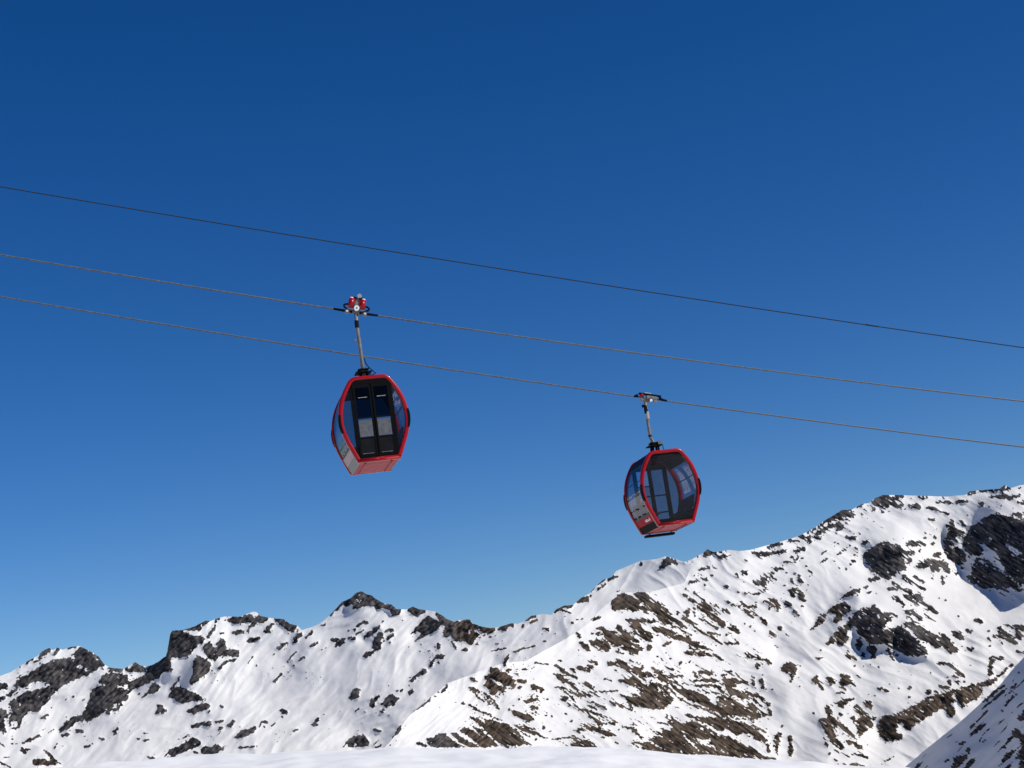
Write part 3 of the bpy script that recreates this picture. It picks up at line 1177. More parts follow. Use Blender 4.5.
CREST_A = [(-200, 700), (-60, 700), (0, 676), (11, 672), (14, 670), (26, 662), (37.5, 656), (42.5, 651), (49, 648), (53, 650), (57.5, 647.5), (62.5, 650), (70, 647), (80, 646),
 (87.5, 650), (94, 653.5), (99, 657), (105, 665), (111, 668), (120, 668.5), (123, 669), (126, 667.5), (135.5, 662), (140.5, 665.5), (148, 666.5), (158, 662), (166, 656),
 (168.2, 646), (170.2, 634), (172.5, 630.5), (183, 630), (195.5, 626), (205.5, 620.5), (211, 621), (217, 618.5), (224, 616.5), (240.5, 616.5), (253, 611.6), (256, 612), (261, 616),
 (270, 618), (283.5, 619), (290, 624), (297, 625.5), (302, 630), (312, 627), (320, 623.5), (328.5, 616.5), (336, 608.5), (342, 602), (350, 598.5), (356, 593), (361.6, 591),
 (366, 594), (371.6, 595.5), (376, 599), (384, 603.5), (391.5, 604.5), (396.5, 609), (406.5, 609.5), (413, 606.5), (418, 609), (424, 610), (431.5, 611), (436.5, 612), (446.5, 618.5),
 (454, 622), (459, 620), (469.6, 619.5), (473, 623.5), (481.5, 626.6), (490, 628), (497, 627.5), (504, 625.5), (512, 623), (517, 624), (523, 622), (531, 616), (543, 614), (551, 615),
 (556, 609.5), (564.5, 605.5), (573, 605), (581, 598), (589.5, 593.5), (597, 585), (604.5, 579), (612, 577), (616, 571), (640, 561), (657, 559), (665, 556.5), (671, 557.5), (677.5, 560),
 (684, 562), (692.5, 559), (700, 554.5), (706, 556), (740, 570), (900, 620), (1224, 660)]
CREST_M = [(-200, 900), (300, 800), (380, 752), (390, 742), (409, 716), (431, 697), (448, 683), (470, 675), (490, 667), (505, 663), (512, 662), (526, 661), (545, 650), (562, 641),
 (578, 631), (590, 622), (600, 610), (612, 600), (622, 593), (635, 592), (650, 592), (665, 588), (684, 583), (690, 570), (697, 556), (702, 554), (707.5, 549), (712.5, 552), (720, 551.5),
 (729, 550), (740, 551), (750, 550), (759, 547.5), (768, 545), (783, 541), (799, 536), (814, 528), (824, 521), (842, 510), (852, 509.5), (862, 504), (869, 503), (875.5, 498),
 (883, 495), (896, 495), (908, 495.5), (927, 496), (946, 496.6), (965, 495), (970, 491), (983, 490), (1000, 488.5), (1005, 485), (1011, 488), (1021, 485), (1100, 478), (1224, 490)]
CREST_D = [(860, 830), (885, 790), (904, 768), (925, 750), (940, 738), (960, 722), (980, 704), (1000, 685), (1012, 670), (1024, 657), (1060, 622), (1150, 565), (1224, 540)]
CREST_E = [(-200, 690), (-80, 712), (0, 733), (5, 737), (20, 741), (32, 744), (45, 748), (52, 755), (57, 762), (65, 768), (90, 800), (120, 840)]

MR = ground_mat('snow_and_rock', 5.0)
DL = carve(CREST_A, CREST_M)
ra = layer('mountain_range', CREST_A, 3600, 640, 0.7, 270, 800, MR)
tag(ra, kind='structure')
DL = carve(CREST_M)
rm = layer('mountain_massif', CREST_M, 2800, 640, 0.7, 430, 805, MR, x0=330)
tag(rm, kind='structure')
# the shaded slope at the right edge, nearer
rk_amt = np.clip(rock_soft, 0, 1)
LNd = 0
for wv, a_s, a_r in ((70, 1.0, 1.0), (22, 1.6, 1.6), (9, 1.1, 1.5), (4, 0.4, 1.4)):
    LNd = LNd + perlin(ul / wv / 2.2 + 1.7, vl / wv + 2.2, int(wv * 7)) * wv * k_ * (a_s + (a_r - a_s) * rk_amt) * 1.5
DL = LNd
MD = ground_mat('snow_and_rock_near', 3.0)
dn = layer('hillside', CREST_D, 900, 700, 1.0, 180, 830, MD, x0=862, axb=-2.4, jag=2.2, zdrop=160)
tag(dn, kind='structure')
kn = layer('knoll', CREST_E, 520, 750, 0.8, 100, 812, MD, x1=118, axb=-0.15, jag=0.6, zdrop=120)
tag(kn, kind='structure')

# ------------------------------------------------------------------ snow field under the camera, running down into the valley and on to the horizon
LIP = [(-2000, 748), (-60, 790), (60, 770), (100, 763), (150, 758.5), (200, 754), (300, 749.5), (400, 747.5), (512, 747.5), (600, 749), (652, 752), (727, 757), (770, 761.5), (805, 764.5), (850, 769.5), (1000, 787), (1300, 815)]
lp = np.array(LIP, float)
az_in = np.radians(np.arange(-26, 26, 0.06)); az_out = np.radians(np.arange(26, 334.1, 2.0))
az = np.concatenate([az_in, az_out])
lipx = np.linspace(-1200, 2300, 1400); lr = ray(lipx, np.interp(lipx, lp[:, 0], lp[:, 1]))
laz = np.arctan2(lr[:, 0], lr[:, 1]); lel = lr[:, 2] / np.hypot(lr[:, 0], lr[:, 1])
o_ = np.argsort(laz)
azw = (az + np.pi) % (2 * np.pi) - np.pi
DLIP = 34.0
el = np.interp(azw, laz[o_], lel[o_], left=0.0, right=-0.06)
el = np.where(np.abs(azw) < np.radians(24), el, np.interp(np.abs(azw), [np.radians(24), np.radians(60), np.pi], [0, 0, -0.05]) + el * np.interp(np.abs(azw), [np.radians(24), np.radians(60)], [1, 0]))
zl = el * DLIP - 0.055
ds = np.concatenate([[0.05, 1, 2, 4], np.linspace(6, 60, 260), 60 * (7000 / 60) ** np.linspace(0.02, 1, 90)])
AZ, DS = np.meshgrid(az, ds)
ZL = np.repeat(zl[None], len(ds), 0)
t_ = np.clip(DS / DLIP, 0, 1)
Z = -1.7 + (ZL + 1.7) * (1 - (1 - t_) ** 1.35)
over = np.maximum(DS - DLIP, 0)
Z = Z - np.where(over < 40, 0.30 * over ** 2 / 80, 0.30 * 20 + 0.30 * (over - 40))
Z = np.maximum(Z, -430 + 8 * np.sin(DS / 900))
XX = DS * np.sin(AZ); YY = DS * np.cos(AZ)
amp = np.clip(DS / 6, 0, 1)
Z = Z + amp * (perlin(XX / 9 + 5, YY / 14 + 3, 3) * 0.15 + perlin(XX / 2.6, YY / 4.2, 4) * 0.10 + perlin(XX / 0.9, YY / 1.6, 6) * 0.06 + perlin(XX / 0.4, YY / 0.6, 8) * 0.02) * (DS < 400)
Z = Z - amp * 0.03
PF = np.stack([XX, YY, Z], -1)
MS = ground_mat('trodden_snow', 0.6, (0.80, 0.80, 0.79))
# the ranges all round, out of the picture, seen only in the glass and paint of the cabins
aw = np.abs((AZ + np.pi) % (2 * np.pi) - np.pi)
far = smooth(math.radians(20.5), math.radians(29), aw) * smooth(300, 2600, DS) * (1 - smooth(4200, 6800, DS) * 0.8)
rid = 1 - np.abs(perlin(XX / 900 + 9, YY / 900 + 2, 91)) * 2
PF[..., 2] += far * (560 + 360 * rid + 110 * perlin(XX / 260, YY / 260, 92) + 30 * perlin(XX / 70, YY / 70, 93))
zz = np.zeros_like(XX)
rk_f = smooth(0.05, 0.35, fbm(XX / 120, YY / 60, 4, 95)) * smooth(80, 200, DS)
sf = grid_mesh('snow_field', PF, {'rock': rk_f * 1.6 - 1.0 * (DS < 80), 'grass': zz + 0.4, 'tone': zz + 0.5}, MS)
tag(sf, kind='structure')
# ------------------------------------------------------------------ ropes
YAW = 0.22858227522170807
DIRN = np.array([math.cos(YAW), math.sin(YAW), 0]); NRM = np.array([-math.sin(YAW), math.cos(YAW), 0])
HC, WC, DC = 2.34, 1.90, 2.03
CL = np.array([-3.988682, 45.51042868, 8.53954528]); CR = np.array([4.14041037, 52.73482928, 6.48465795])
M_ROPE = mat('galvanised_steel_rope', (0.095, 0.115, 0.13), 0.5, 0.0, noise=(9, 0.6))
M_CABLE = mat('dark_cable', (0.024, 0.03, 0.036), 0.7, spec=0.1)

def rope_fit(off, pts, deg=2):
    S_, Z_ = [], []
    for x, y in pts:
        d = ray(x, y); t = (off @ NRM) / (d @ NRM); P = d * t
        S_.append((P - off) @ DIRN); Z_.append(P[2])
    return np.polyfit(S_, Z_, deg)

def rope_pts(off, c, s):
    return [Vector((off[0] + DIRN[0] * a, off[1] + DIRN[1] * a, float(np.polyval(c, a)))) for a in s]

def twisted_rope(name, off, c, rad, lay, s0, s1, s2, s3):
    m = MB()
    rs = rad * 0.52; rc = rad - rs * 0.9
    s = np.arange(s1, s2, lay / 12)
    base = rope_pts(off, c, s)
    n = Vector((NRM[0], NRM[1], 0))
    for k in range(6):
        pts = []
        for a, p in zip(s, base):
            ang = 2 * math.pi * (a / lay + k / 6)
            pts.append(p + Vector((0, 0, 1)) * math.cos(ang) * rc + n * math.sin(ang) * rc)
        m.tube(pts, rs, 5)
    m.tube(rope_pts(off, c, np.linspace(s0, s1, 30)), rad, 8)
    m.tube(rope_pts(off, c, np.linspace(s2, s3, 30)), rad, 8)
    return m.build(name, M_ROPE, None, True)

cL = rope_fit(CL, [(0, 254), (120, 275), (358, 313), (380, 317), (500, 334.5), (560, 342), (680, 357.5), (904, 387), (1024, 402)])
cR = rope_fit(CR, [(0, 297), (75, 309.5), (380, 357.5), (500, 376), (560, 386), (645, 399), (680, 404), (904, 432.5), (1024, 446.5)])
CM = (CL + CR) / 2
cT = rope_fit(CM, [(0, 187), (120, 206.5), (512, 271), (904, 330), (1024, 348)])
r1 = twisted_rope('haul_rope', CL, cL, 0.024, 0.72, -60, -17, 26, 70)
tag(r1, 'twisted steel rope in the middle, carrying the red-gripped left cabin', 'rope', 'twisted ropes of the gondola lift')
r2 = twisted_rope('haul_rope', CR, cR, 0.025, 0.72, -75, -27, 19, 60)
tag(r2, 'lowest twisted steel rope, passing behind the left hanger and carrying the right cabin', 'rope', 'twisted ropes of the gondola lift')
tc_ = MB().tube(rope_pts(CM, cT, np.linspace(-70, 70, 120)), 0.0165, 8)
tc_.tube(rope_pts(CM, cT, np.linspace(11.35, 11.75, 4)), 0.024, 8)
r3 = tc_.build('signal_cable', M_CABLE, None, True)
tag(r3, 'thin smooth dark cable, topmost of the three lines, carrying no cabin', 'cable')

# ------------------------------------------------------------------ cabin materials
M_RED = mat('red_gloss_paint', (0.33, 0.002, 0.007), 0.3, coat=0.1, noise=(2.5, 0.85), spec=0.28)
M_REDP = mat('red_side_panel', (0.34, 0.004, 0.008), 0.5, noise=(2.5, 0.8), spec=0.1)
M_BLACK = mat('black_rubber', (0.005, 0.005, 0.006), 0.6, spec=0.04)
M_DARK = mat('dark_anthracite', (0.009, 0.010, 0.012), 0.45, noise=(5, 0.7), spec=0.08)
M_GALV = mat('galvanised_steel', (0.19, 0.19, 0.18), 0.5, 0.3, noise=(7, 0.6))
M_ALU = mat('bright_aluminium', (0.42, 0.42, 0.41), 0.4, 0.4, noise=(12, 0.75))
M_WHITE = mat('white_plastic', (0.78, 0.78, 0.76), 0.4)
M_PALE = mat('pale_grey_sheet', (0.10, 0.108, 0.12), 0.5, noise=(9, 0.6))
M_SNOWREFL = mat('panel_snow_reflection', (0.40, 0.29, 0.28), 0.5, noise=(4, 0.75))  # snow mirrored in the left cabin's end panels, put into the colour
M_SNOWREFL_LOW = mat('lower_panel_snow_reflection', (0.19, 0.20, 0.18), 0.5, noise=(4, 0.75))  # greyer part of that snow reflection, coloured into the lower panels
M_SEAT = mat('seat_grey', (0.10, 0.105, 0.12), 0.7, noise=(14, 0.6))
M_UNDER = mat('red_gloss_underside', (0.36, 0.008, 0.014), 0.45, coat=0.0, noise=(3, 0.6), spec=0.25)
G_SIDE = glass_mat('tinted_end_glass', (0.40, 0.48, 0.62), 0.55)
G_FAR = glass_mat('tinted_end_glass_far', (0.50, 0.56, 0.68), 0.35)
G_WIN = glass_mat('smoked_window_glass', (0.50, 0.50, 0.54), 0.5, 0.03)
G_DOOR = glass_mat('dark_door_glass', (0.022, 0.032, 0.052), 0.2, 0.0)

HALF = [(.574, 0), (.64, .14), (.735, .36), (.825, .57), (.90, .80), (.94, 1.0), (.95, 1.17), (.932, 1.39), (.885, 1.62), (.805, 1.84), (.70, 2.04), (.615, 2.17), (.565, 2.24), (.505, 2.293), (.43, 2.328), (.34, 2.34)]
def catmull(P, n=4):
    out = []
    for i in range(len(P) - 1):
        p0 = P[max(i - 1, 0)]; p1 = P[i]; p2 = P[i + 1]; p3 = P[min(i + 2, len(P) - 1)]
        for k in range(n):
            t = k / n
            out.append(tuple(0.5 * (2 * p1[j] + (p2[j] - p0[j]) * t + (2 * p0[j] - 5 * p1[j] + 4 * p2[j] - p3[j]) * t * t + (3 * p1[j] - p0[j] - 3 * p2[j] + p3[j]) * t ** 3) for j in (0, 1)))
    out.append(P[-1]); return out
HC_PTS = catmull(HALF)
LOOP = HC_PTS + [(-x, z) for x, z in HC_PTS[::-1]]

def inset_loop(t_side, t_top, t_bot):
    """profile moved inwards; top and bottom have their own widths"""
    n = len(LOOP); out = []
    for i, (x, z) in enumerate(LOOP):
        a = LOOP[i - 1]; b = LOOP[(i + 1) % n]
        tx, tz = b[0] - a[0], b[1] - a[1]; l = math.hypot(tx, tz)
        nx, nz = tz / l, -tx / l
        px, pz = x - nx * t_side, z
        pz = z - nz * t_side
        pz = min(max(pz, t_bot), HC - t_top)
        # keep to the side line when clipped
        out.append((px if abs(px) > 0.02 else px, pz))
    return out

def half_x(z):
    zs = [p[1] for p in HC_PTS]; xs = [p[0] for p in HC_PTS]
    return float(np.interp(z, zs, xs))

def ring_mesh(y_front, y_back):
    """frame hoop: rounded section swept round the profile (y_front is its outer face)"""
    sgn = 1 if y_back > y_front else -1
    bm = bmesh.new()
    depth = abs(y_back - y_front)
    sec = [(0.0, depth), (0.0, 0.05), (0.008, 0.022), (0.028, 0.005), (0.05, 0.0), (0.095, 0.0), (0.115, 0.01), (0.125, 0.035), (0.125, depth)]
    loops = []
    for t, d in sec:
        f = t / 0.125
        lp_ = inset_loop(t * 0.92, 0.075 * f, 0.03 * f) if t > 0 else LOOP
        loops.append([bm.verts.new((x, y_front + sgn * d, z)) for x, z in lp_])
    n = len(LOOP)
    for k in range(len(sec)):
        A = loops[k]; B = loops[(k + 1) % len(sec)]
        for i in range(n):
            bm.faces.new((A[i], A[(i + 1) % n], B[(i + 1) % n], B[i]))
    bmesh.ops.recalc_face_normals(bm, faces=bm.faces)
    me = bpy.data.meshes.new('frame_hoop'); bm.to_mesh(me); bm.free()
    return me

def strip_mesh(name, side, z0, z1, inset, ya, yb, nz=14, thick=0.0):
    """curved sheet following the cabin end between two heights"""
    bm = bmesh.new(); rows = []
    zs = np.linspace(z0, z1, nz)
    lay = [0.0] if not thick else [0.0, thick]
    for t in lay:
        g = []
        for z in zs:
            x = (half_x(z) - inset - t) * side
            g.append([bm.verts.new((x, y, z)) for y in (ya, yb)])
        rows.append(g)
    for g in rows:
        for i in range(nz - 1):
            bm.faces.new((g[i][0], g[i][1], g[i + 1][1], g[i + 1][0]))
    if thick:
        a, b = rows
        for i in range(nz - 1):
            for j in (0, 1):
                bm.faces.new((a[i][j], a[i + 1][j], b[i + 1][j], b[i][j]))
        for i in (0, nz - 1):
            bm.faces.new((a[i][0], a[i][1], b[i][1], b[i][0]))
    bmesh.ops.recalc_face_normals(bm, faces=bm.faces)
    me = bpy.data.meshes.new(name); bm.to_mesh(me); bm.free()
    return me

def pane_poly(z0, z1, xl, xr, y, inset=0.11):
    """flat pane in the hoop's plane between heights; xl/xr None = up to the hoop"""
    zs = np.linspace(z0, z1, 20)
    R_ = [((half_x(z) - inset) if xr is None else min(xr, half_x(z) - inset), z) for z in zs]
    L_ = [(-(half_x(z) - inset) if xl is None else max(xl, -(half_x(z) - inset)), z) for z in zs]
    bm = bmesh.new()
    rv = [bm.verts.new((x, y, z)) for x, z in R_]; lv = [bm.verts.new((x, y, z)) for x, z in L_]
    for i in range(len(zs) - 1):
        bm.faces.new((lv[i], rv[i], rv[i + 1], lv[i + 1]))
    return bm

def solid_pane(name, z0, z1, xl, xr, y, material, parent, inset=0.11, th=0.0):
    bm = pane_poly(z0, z1, xl, xr, y, inset)
    if th:
        r = bmesh.ops.extrude_face_region(bm, geom=list(bm.faces))
        bmesh.ops.translate(bm, vec=(0, th, 0), verts=[v for v in r['geom'] if isinstance(v, bmesh.types.BMVert)])
        bmesh.ops.recalc_face_normals(bm, faces=bm.faces)
    me = bpy.data.meshes.new(name); bm.to_mesh(me); bm.free()
    return link(name, me, material, parent)

def make_cabin(base, yaw, door_side, label, rope_z, slope, front_grip):
    """door_side -1: doors face the camera, +1: doors on the far side"""
    root = bpy.data.objects.new('gondola_cabin', None); COL.objects.link(root)
    root.location = base; root.rotation_euler = (0, 0, yaw); root.empty_display_size = 0.5
    tag(root, label, 'gondola', 'gondola cabins hanging from the ropes')
    h = DC / 2
    ds_ = door_side
    for s in (-1, 1):
        o = link('frame_hoop', ring_mesh(s * h, s * (h - 0.15)), M_RED, root, True)
        # rubber bumpers at the widest point
        for e in (-1, 1):
            b = bmesh.new(); zz_ = np.linspace(0.83, 1.33, 9); R_ = []
            for i, z in enumerate(zz_):
                k = min(i, 8 - i, 2) / 2
                x = half_x(z)
                t = 0.003 + 0.013 * k
                R_.append([b.verts.new((e * (x - 0.05), s * (h + 0.012), z)), b.verts.new((e * (x + t), s * (h + 0.012), z)), b.verts.new((e * (x + t), s * (h - 0.10), z)), b.verts.new((e * (x - 0.02), s * (h - 0.10), z))])
            for i in range(8):
                for j in range(4):
                    b.faces.new((R_[i][j], R_[i][(j + 1) % 4], R_[i + 1][(j + 1) % 4], R_[i + 1][j]))
            b.faces.new(R_[0]); b.faces.new(R_[-1])
            bmesh.ops.recalc_face_normals(b, faces=b.faces)
            me = bpy.data.meshes.new('bumper'); b.to_mesh(me); b.free()
            link('bumper', me, M_BLACK, root)
    ya, yb = -h + 0.149, h - 0.149
    for e in (-1, 1):
        g = link('end_window', strip_mesh('end_window', e, 0.40, 2.02, 0.03, ya, yb, 26), G_SIDE if e < 0 else G_FAR, root, True)
        rl = MB().box((e * (half_x(1.5) - 0.055), 0, 1.5), (0.02, yb - ya, 0.022), None, 0.006)
        rl.build('window_rail', M_DARK, g)
        p = link('end_panel', strip_mesh('end_panel', e, 0.205, 0.42, 0.022, ya, yb, 6, 0.03), M_REDP if ds_ > 0 else M_SNOWREFL, root)
        link('lower_panel', strip_mesh('lower_panel', e, 0.0, 0.20, 0.026, ya, yb, 5, 0.03), M_BLACK if ds_ > 0 else M_SNOWREFL_LOW, root)
        # white hand written mark on the panel
        mk = MB()
        def on(yv, z): return Vector((e * (half_x(z) - 0.012), yv, z))
        y0 = (-0.62 if e < 0 else 0.02) * 1.0
        yy = y0; zc = 0.285
        for q, (wd, hgt) in enumerate(((.10, .12), (.09, .05), (.09, .06), (.08, .11), (.09, .05), (.08, .10))):
            pts = [on(yy, zc - 0.02), on(yy + wd * 0.35, zc + hgt * 0.6), on(yy + wd * 0.55, zc + hgt * 0.45), on(yy + wd * 0.6, zc - 0.015), on(yy + wd, zc + 0.0)]
            mk.tube(pts, 0.011, 5); yy += wd
        if ds_ > 0: mk.build('lettering', M_WHITE, p)
        # bench against the end wall
        bn = MB()
        bn.box((e * 0.56, 0, 0.44), (0.40, 1.5, 0.06), None, 0.02)
        bn.box((e * 0.74, 0, 0.70), (0.05, 1.5, 0.40), Matrix.Rotation(e * 0.2, 4, 'Y'), 0.015)
        bn.box((e * 0.46, 0, 0.24), (0.04, 1.3, 0.34), None)
        bn.build('bench', M_SEAT, root)
    # roof: cap over the top, dark skin and black lining
    bm = bmesh.new()
    zt = 2.0
    prof = [(x, z) for x, z in HC_PTS if z >= zt]
    prof = [(half_x(zt), zt)] + prof
    prof = [(x - 0.012, z - 0.012) for x, z in prof]; prof = prof + [(-x, z) for x, z in prof[::-1]]
    A = [bm.verts.new((x, ya, z)) for x, z in prof]; B = [bm.verts.new((x, yb, z)) for x, z in prof]
    A2 = [bm.verts.new((x * 0.955, ya, z - 0.05)) for x, z in prof]; B2 = [bm.verts.new((x * 0.955, yb, z - 0.05)) for x, z in prof]
    n = len(prof)
    for i in range(n - 1):
        bm.faces.new((A[i], A[i + 1], B[i + 1], B[i])); bm.faces.new((A2[i], B2[i], B2[i + 1], A2[i + 1]))
        bm.faces.new((A[i], A2[i], A2[i + 1], A[i + 1])); bm.faces.new((B[i], B[i + 1], B2[i + 1], B2[i]))
    bm.faces.new((A[0], B[0], B2[0], A2[0])); bm.faces.new((A[-1], A2[-1], B2[-1], B[-1]))
    bmesh.ops.recalc_face_normals(bm, faces=bm.faces)
    me = bpy.data.meshes.new('roof'); bm.to_mesh(me); bm.free()
    roof = link('roof', me, M_DARK, root)
    vt = MB().box((0, 0, 2.235), (0.75, 1.2, 0.03), None, 0.01)
    vt.build('ceiling_vent', M_BLACK, roof)
    # floor tray with its shallow dished red underside
    fl = MB().box((0, 0, 0.045), (1.12, DC - 0.32, 0.05), None, 0.01)
    fl.build('floor', M_DARK, root)
    bm = bmesh.new()
    nx_, ny_ = 12, 16; V = []
    for i in range(nx_ + 1):
        row = []
        for j in range(ny_ + 1):
            x = (-1 + 2 * i / nx_) * 0.555; y = (-1 + 2 * j / ny_) * (h - 0.02)
            ed = min(1, 6 * min(i / nx_, 1 - i / nx_, j / ny_, 1 - j / ny_))
            row.append(bm.verts.new((x, y, 0.012 - 0.022 * ed + 0.004 * math.sin(x * 19 + y * 7) * ed)))
        V.append(row)
    for i in range(nx_):
        for j in range(ny_):
            bm.faces.new((V[i][j], V[i][j + 1], V[i + 1][j + 1], V[i + 1][j]))
    me = bpy.data.meshes.new('underside'); bm.to_mesh(me); bm.free()
    un = link('underside', me, M_UNDER, root, True)
    rb = MB()
    for x in (-0.36, 0.36): rb.box((x, 0, -0.018), (0.035, DC - 0.35, 0.02), None, 0.004)
    rb.build('underside_rib', M_UNDER, un)
    # rear window (one pane) with black bands
    yr = -ds_ * (h - 0.045)
    rw = solid_pane('rear_window', 0.20, 2.16, None, None, yr, G_WIN, root)
    solid_pane('lower_band', 0.04, 0.215, None, None, yr + ds_ * 0.004, M_DARK, rw, 0.115, ds_ * 0.012)
    solid_pane('upper_band', 2.09, 2.27, None, None, yr + ds_ * 0.004, M_DARK, rw, 0.115, ds_ * 0.012)
    # door side
    yd = ds_ * (h - 0.045)
    for e in (-1, 1):
        a_, b_ = (0.52, None) if e > 0 else (None, -0.52)
        zsd = 0.16
        solid_pane('side_light', zsd, 2.10, a_, b_, yd, G_WIN, root)
    pst = MB()
    for e in (-1, 1):
        pst.box((e * 0.535, yd, 1.10), (0.07, 0.06, 2.08), None, 0.01)
    pst.box((0, yd - ds_ * 0.01, 1.12), (0.05, 0.03, 2.0), None)
    pst.box((0, yd, 2.17), (1.12, 0.06, 0.13), None, 0.01)
    pst.box((0, yd, 0.09), (1.16, 0.07, 0.09), None, 0.01)
    pst.build('door_surround', M_BLACK, root)
    for e in (-1, 1):
        d = MB(); cx_ = e * 0.255; yy = yd + ds_ * 0.022
        x0_, x1_ = e * 0.012, e * 0.497
        for xx, ww in ((x0_ + e * 0.026, 0.052), (x1_ - e * 0.03, 0.06)):
            d.box((xx, yy, 1.12), (ww, 0.045, 1.98), None, 0.008)
        for z, hh in ((2.06, 0.10), (1.19, 0.04), (0.65, 0.04), (0.17, 0.07)):
            d.box((cx_, yy, z), (0.40, 0.04, hh), None, 0.006)
        ob = d.build('door', M_BLACK, root)
        xa, xb = sorted((x0_ + e * 0.045, x1_ - e * 0.05))
        if ds_ < 0 or e > 0:
            solid_pane('door_window', 1.20, 2.02, xa, xb, yy, G_DOOR if ds_ < 0 else G_WIN, ob)
        else:   # top part of this window is slid open
            solid_pane('door_window', 1.20, 1.50, xa, xb, yy, G_WIN, ob)
            MB().box(((xa + xb) / 2, yy, 1.515), (xb - xa, 0.03, 0.035), None, 0.004).build('window_bar', M_BLACK, ob)
        if ds_ < 0:
            MB().box(((xa + xb) / 2, yy, 0.90), (xb - xa - 0.02, 0.02, 0.44), None, 0.004).build('pale_panel', M_PALE, ob)
            MB().box(((xa + xb) / 2, yy, 0.415), (xb - xa + 0.01, 0.02, 0.45), None, 0.004).build('kick_panel', M_DARK, ob)
            MB().box(((xa + xb) / 2 - 0.02, yy - 0.025, 0.22), (0.30, 0.02, 0.014), None, 0.003).build('edge_strip', M_GALV, ob)
            MB().box(((xa + xb) / 2, yy - 0.03, 1.74), (0.24, 0.02, 0.016), None, 0.003).build('handle', M_ALU, ob)
            MB().cyl((xa + .10, yy + 0.02, 1.0), (xb - .10, yy + 0.02, 1.0), 0.004).build('notice', M_WHITE, ob)
        else:
            solid_pane('lower_glass', 0.67, 1.17, xa, xb, yy, G_WIN, ob)
            solid_pane('kick_panel', 0.20, 0.63, xa, xb, yy, G_WIN, ob)
    if ds_ > 0:
        MB().box((-0.02, h - 0.16, -0.075), (0.95, 0.26, 0.075), None, 0.02).build('step', M_BLACK, root)
    # ------------ hanger
    zr = rope_z
    px_ = -0.05 if ds_ > 0 else 0.0
    hg = MB()
    if ds_ < 0:
        pts = [(0.0, 0, HC + 0.10), (0.0, 0, HC + 0.6), (0.0, 0, HC + 1.1), (-0.01, 0, HC + 1.5), (0, 0, zr - 0.05)]
        rr_ = [0.058, 0.054, 0.050, 0.046, 0.05]
    else:
        pts = [(0.03, 0, HC + 0.33), (-0.03, 0, HC + 0.42), (-0.08, 0, HC + 0.56), (-0.09, 0, HC + 0.8), (-0.085, 0, HC + 1.3), (-0.06, 0, zr - 0.05)]
        rr_ = [0.056, 0.056, 0.054, 0.052, 0.05, 0.054]
    hg.tube(pts, rr_, 12)
    hang = hg.build('hanger_arm', M_GALV, root, True)
    xt = pts[-2][0]
    for zc, hh in (((zr - 0.34), 0.20),) if ds_ < 0 else ((zr - 0.36, 0.26), (HC + 0.62, 0.05)):
        MB().cyl((xt - 0.004, 0, zc - hh / 2), (xt - 0.002, 0, zc + hh / 2), 0.060, 0.060, 14).build('sleeve', M_DARK, hang)
    if ds_ < 0:
        MB().box((-0.085, 0, HC + 1.22), (0.10, 0.04, 0.07), None, 0.01).build('lug', M_GALV, hang)
    else:
        MB().box((-0.02, 0, HC + 0.78), (0.14, 0.03, 0.03), None, 0.008).build('lug', M_GALV, hang)
        MB().box((-0.155, 0, zr - 0.24), (0.09, 0.06, 0.09), None, 0.02).build('latch', M_BLACK, hang)
        MB().cyl((-0.075, 0, HC + 1.16), (-0.072, 0, HC + 1.40), 0.062, 0.062, 14).build('light_sleeve', M_ALU, hang)
    # mount on the roof: cross bars, rubber dampers
    mt = MB()
    for dy in (-0.22, 0.22):
        mt.box((0, dy, HC + 0.035), (0.34, 0.06, 0.04), None, 0.008)
    mt.box((-0.01, 0, HC + 0.285), (0.44, 0.40, 0.035), None, 0.01)
    mt.box((0, 0, HC + 0.375), (0.30, 0.26, 0.035), None, 0.01)
    for dx in (-0.12, 0.12):
        for dy in (-0.12, 0.12):
            mt.cyl((dx * 0.8, dy, HC + 0.0), (dx * 0.6, dy * 0.8, HC + 0.40), 0.036, 0.028, 10)
    mount = mt.build('roof_mount', M_BLACK, root)
    if ds_ > 0:
        MB().cyl((0.16, -0.14, HC + 0.36), (0.16, 0.14, HC + 0.36), 0.07, 0.07, 14).build('damper', M_GALV, mount)
        MB().tube([(0.22, 0, HC + 0.38), (0.27, 0, HC + 0.30), (0.29, 0, HC + 0.0)], 0.012, 6).build('strut', M_BLACK, mount)
    wpts = [(0.07, 0, HC + 0.70), (0.10, 0, HC + 0.55), (0.18, 0, HC + 0.42), (0.27, 0, HC + 0.32), (0.34, 0, HC + 0.25), (0.26, 0, HC + 0.22), (0.10, 0, HC + 0.20)] if ds_ < 0 else \
        [(-0.12, 0, HC + 0.42), (-0.13, 0, HC + 0.26), (-0.15, 0, HC + 0.12), (-0.24, 0, HC + 0.02), (-0.28, 0, HC - 0.01)]
    MB().tube(wpts, 0.014, 6).build('control_wire', M_BLACK, root, True)
    # ------------ grip on the rope
    A_ = math.atan(slope)
    T = Matrix.Translation((0, 0, zr)) @ Matrix.Rotation(-A_, 4, 'Y')
    def P(x, y, z): return T @ Vector((x, y, z))
    TR = Matrix.Rotation(-A_, 4, 'Y')
    g = MB()
    sy = -1
    if front_grip:
        g.box(P(0.02, 0.02, 0.20), (0.15, 0.16, 0.44), TR, 0.02)
        g.box(P(0.0, 0, 0.0), (0.46, 0.10, 0.09), TR, 0.02)
    else:
        g.box(P(0.14, -0.05, 0.015), (0.34, 0.12, 0.11), TR, 0.025)
        g.box(P(-0.01, 0, -0.06), (0.20, 0.12, 0.14), TR, 0.02)
        g.box(P(-0.19, 0, 0.0), (0.16, 0.08, 0.05), TR, 0.01)
    grip = g.build('grip', M_GALV, root)
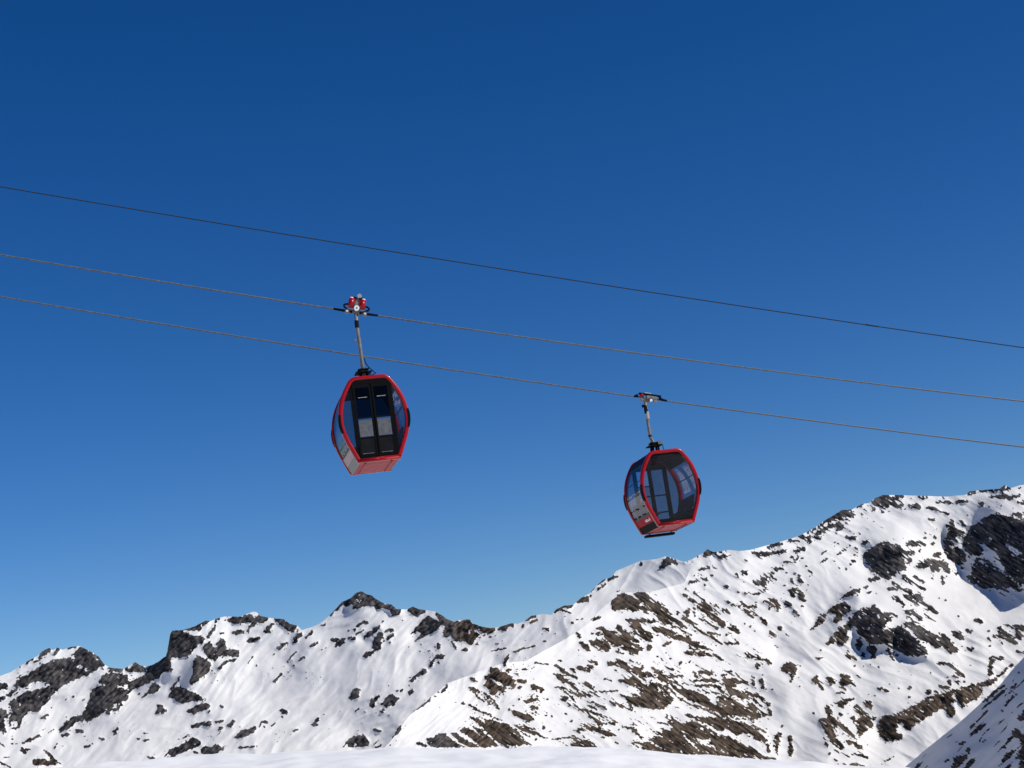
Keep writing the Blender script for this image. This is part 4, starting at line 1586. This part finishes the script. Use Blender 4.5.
    if front_grip:
        for e in (-1, 1):
            MB().cyl(P(e * 0.155, -0.07, 0.08), P(e * 0.155, -0.07, 0.35), 0.080, 0.088, 18).build('spring_housing', M_RED, grip, True)
            MB().cyl(P(e * 0.165, -0.07, 0.352), P(e * 0.17, -0.07, 0.39), 0.066, 0.045, 18).build('housing_cap', M_WHITE, grip, True)
            MB().box(P(e * 0.10, -0.05, 0.385), (0.13, 0.10, 0.06), TR, 0.012).build('yoke', M_BLACK, grip)
            lv = [P(e * 0.22, -0.05, 0.19), P(e * 0.30, -0.05, 0.18), P(e * 0.35, -0.05, 0.15), P(e * 0.34, -0.05, 0.10), P(e * 0.28, -0.05, 0.06), P(e * 0.20, -0.05, 0.01)]
            MB().tube(lv, 0.027, 8).build('lever', M_BLACK, grip, True)
            MB().tube([P(e * 0.10, -0.02, -0.01), P(e * 0.34, 0, 0.0), P(e * 0.62, 0, 0.005)], [0.045, 0.038, 0.03], 8).build('rope_guide', M_BLACK, grip, True)
            MB().cyl(P(e * 0.25, -0.12, -0.035), P(e * 0.25, -0.02, -0.035), 0.056, 0.056, 18).build('roller', M_GALV, grip)
            MB().cyl(P(e * 0.25, -0.135, -0.035), P(e * 0.25, -0.121, -0.035), 0.024, 0.024, 12).build('roller_hub', M_WHITE, grip)
        MB().cyl(P(0.0, -0.16, 0.085), P(0.0, -0.06, 0.085), 0.072, 0.072, 20).build('guide_wheel', M_WHITE, grip)
        MB().cyl(P(0.0, -0.166, 0.085), P(0.0, -0.161, 0.085), 0.028, 0.028, 14).build('wheel_hub', M_GALV, grip)
        MB().cyl(P(0.04, -0.10, 0.455), P(0.04, 0.0, 0.455), 0.062, 0.062, 20).build('top_roller', M_ALU, grip)
    else:
        MB().box(P(0.08, -0.04, 0.105), (0.72, 0.13, 0.055), TR, 0.02).build('cover_rail', M_BLACK, grip)
        MB().cyl(P(-0.24, -0.05, 0.06), P(-0.13, -0.05, 0.075), 0.062, 0.055, 14).build('spring_housing', M_RED, grip, True)
        MB().box(P(0.0, -0.04, 0.145), (0.22, 0.10, 0.03), TR, 0.01).build('bright_strip', M_ALU, grip)
        MB().tube([P(-0.30, 0, 0.04), P(-0.36, 0, 0.02), P(-0.42, 0, 0.0)], [0.06, 0.045, 0.03], 8).build('rope_guide', M_BLACK, grip, True)
        MB().tube([P(0.40, 0, 0.05), P(0.50, 0, 0.02), P(0.66, 0, 0.005)], [0.06, 0.045, 0.03], 8).build('rope_guide', M_BLACK, grip, True)
        for x in (-0.17, 0.27):
            MB().cyl(P(x, -0.10, -0.075), P(x, 0.0, -0.075), 0.048, 0.048, 16).build('roller', M_GALV, grip)
        MB().cyl(P(0.12, -0.11, -0.07), P(0.12, -0.02, -0.07), 0.040, 0.040, 16).build('guide_wheel', M_WHITE, grip)
    return root

def place(C, c, dside, label, fg):
    base = Vector((C[0], C[1], C[2] - HC / 2))
    rz = float(np.polyval(c, 0.0)) - base.z
    return make_cabin(base, YAW, dside, label, rz, float(np.polyval(np.polyder(c), 0.0)), fg)
place(CL, cL, -1, 'red-hooped cabin hanging on the left, pale panels in its double door, red grip springs', True)
place(CR, cR, 1, 'red-hooped cabin hanging lower on the right, one large window, black step underneath', False)
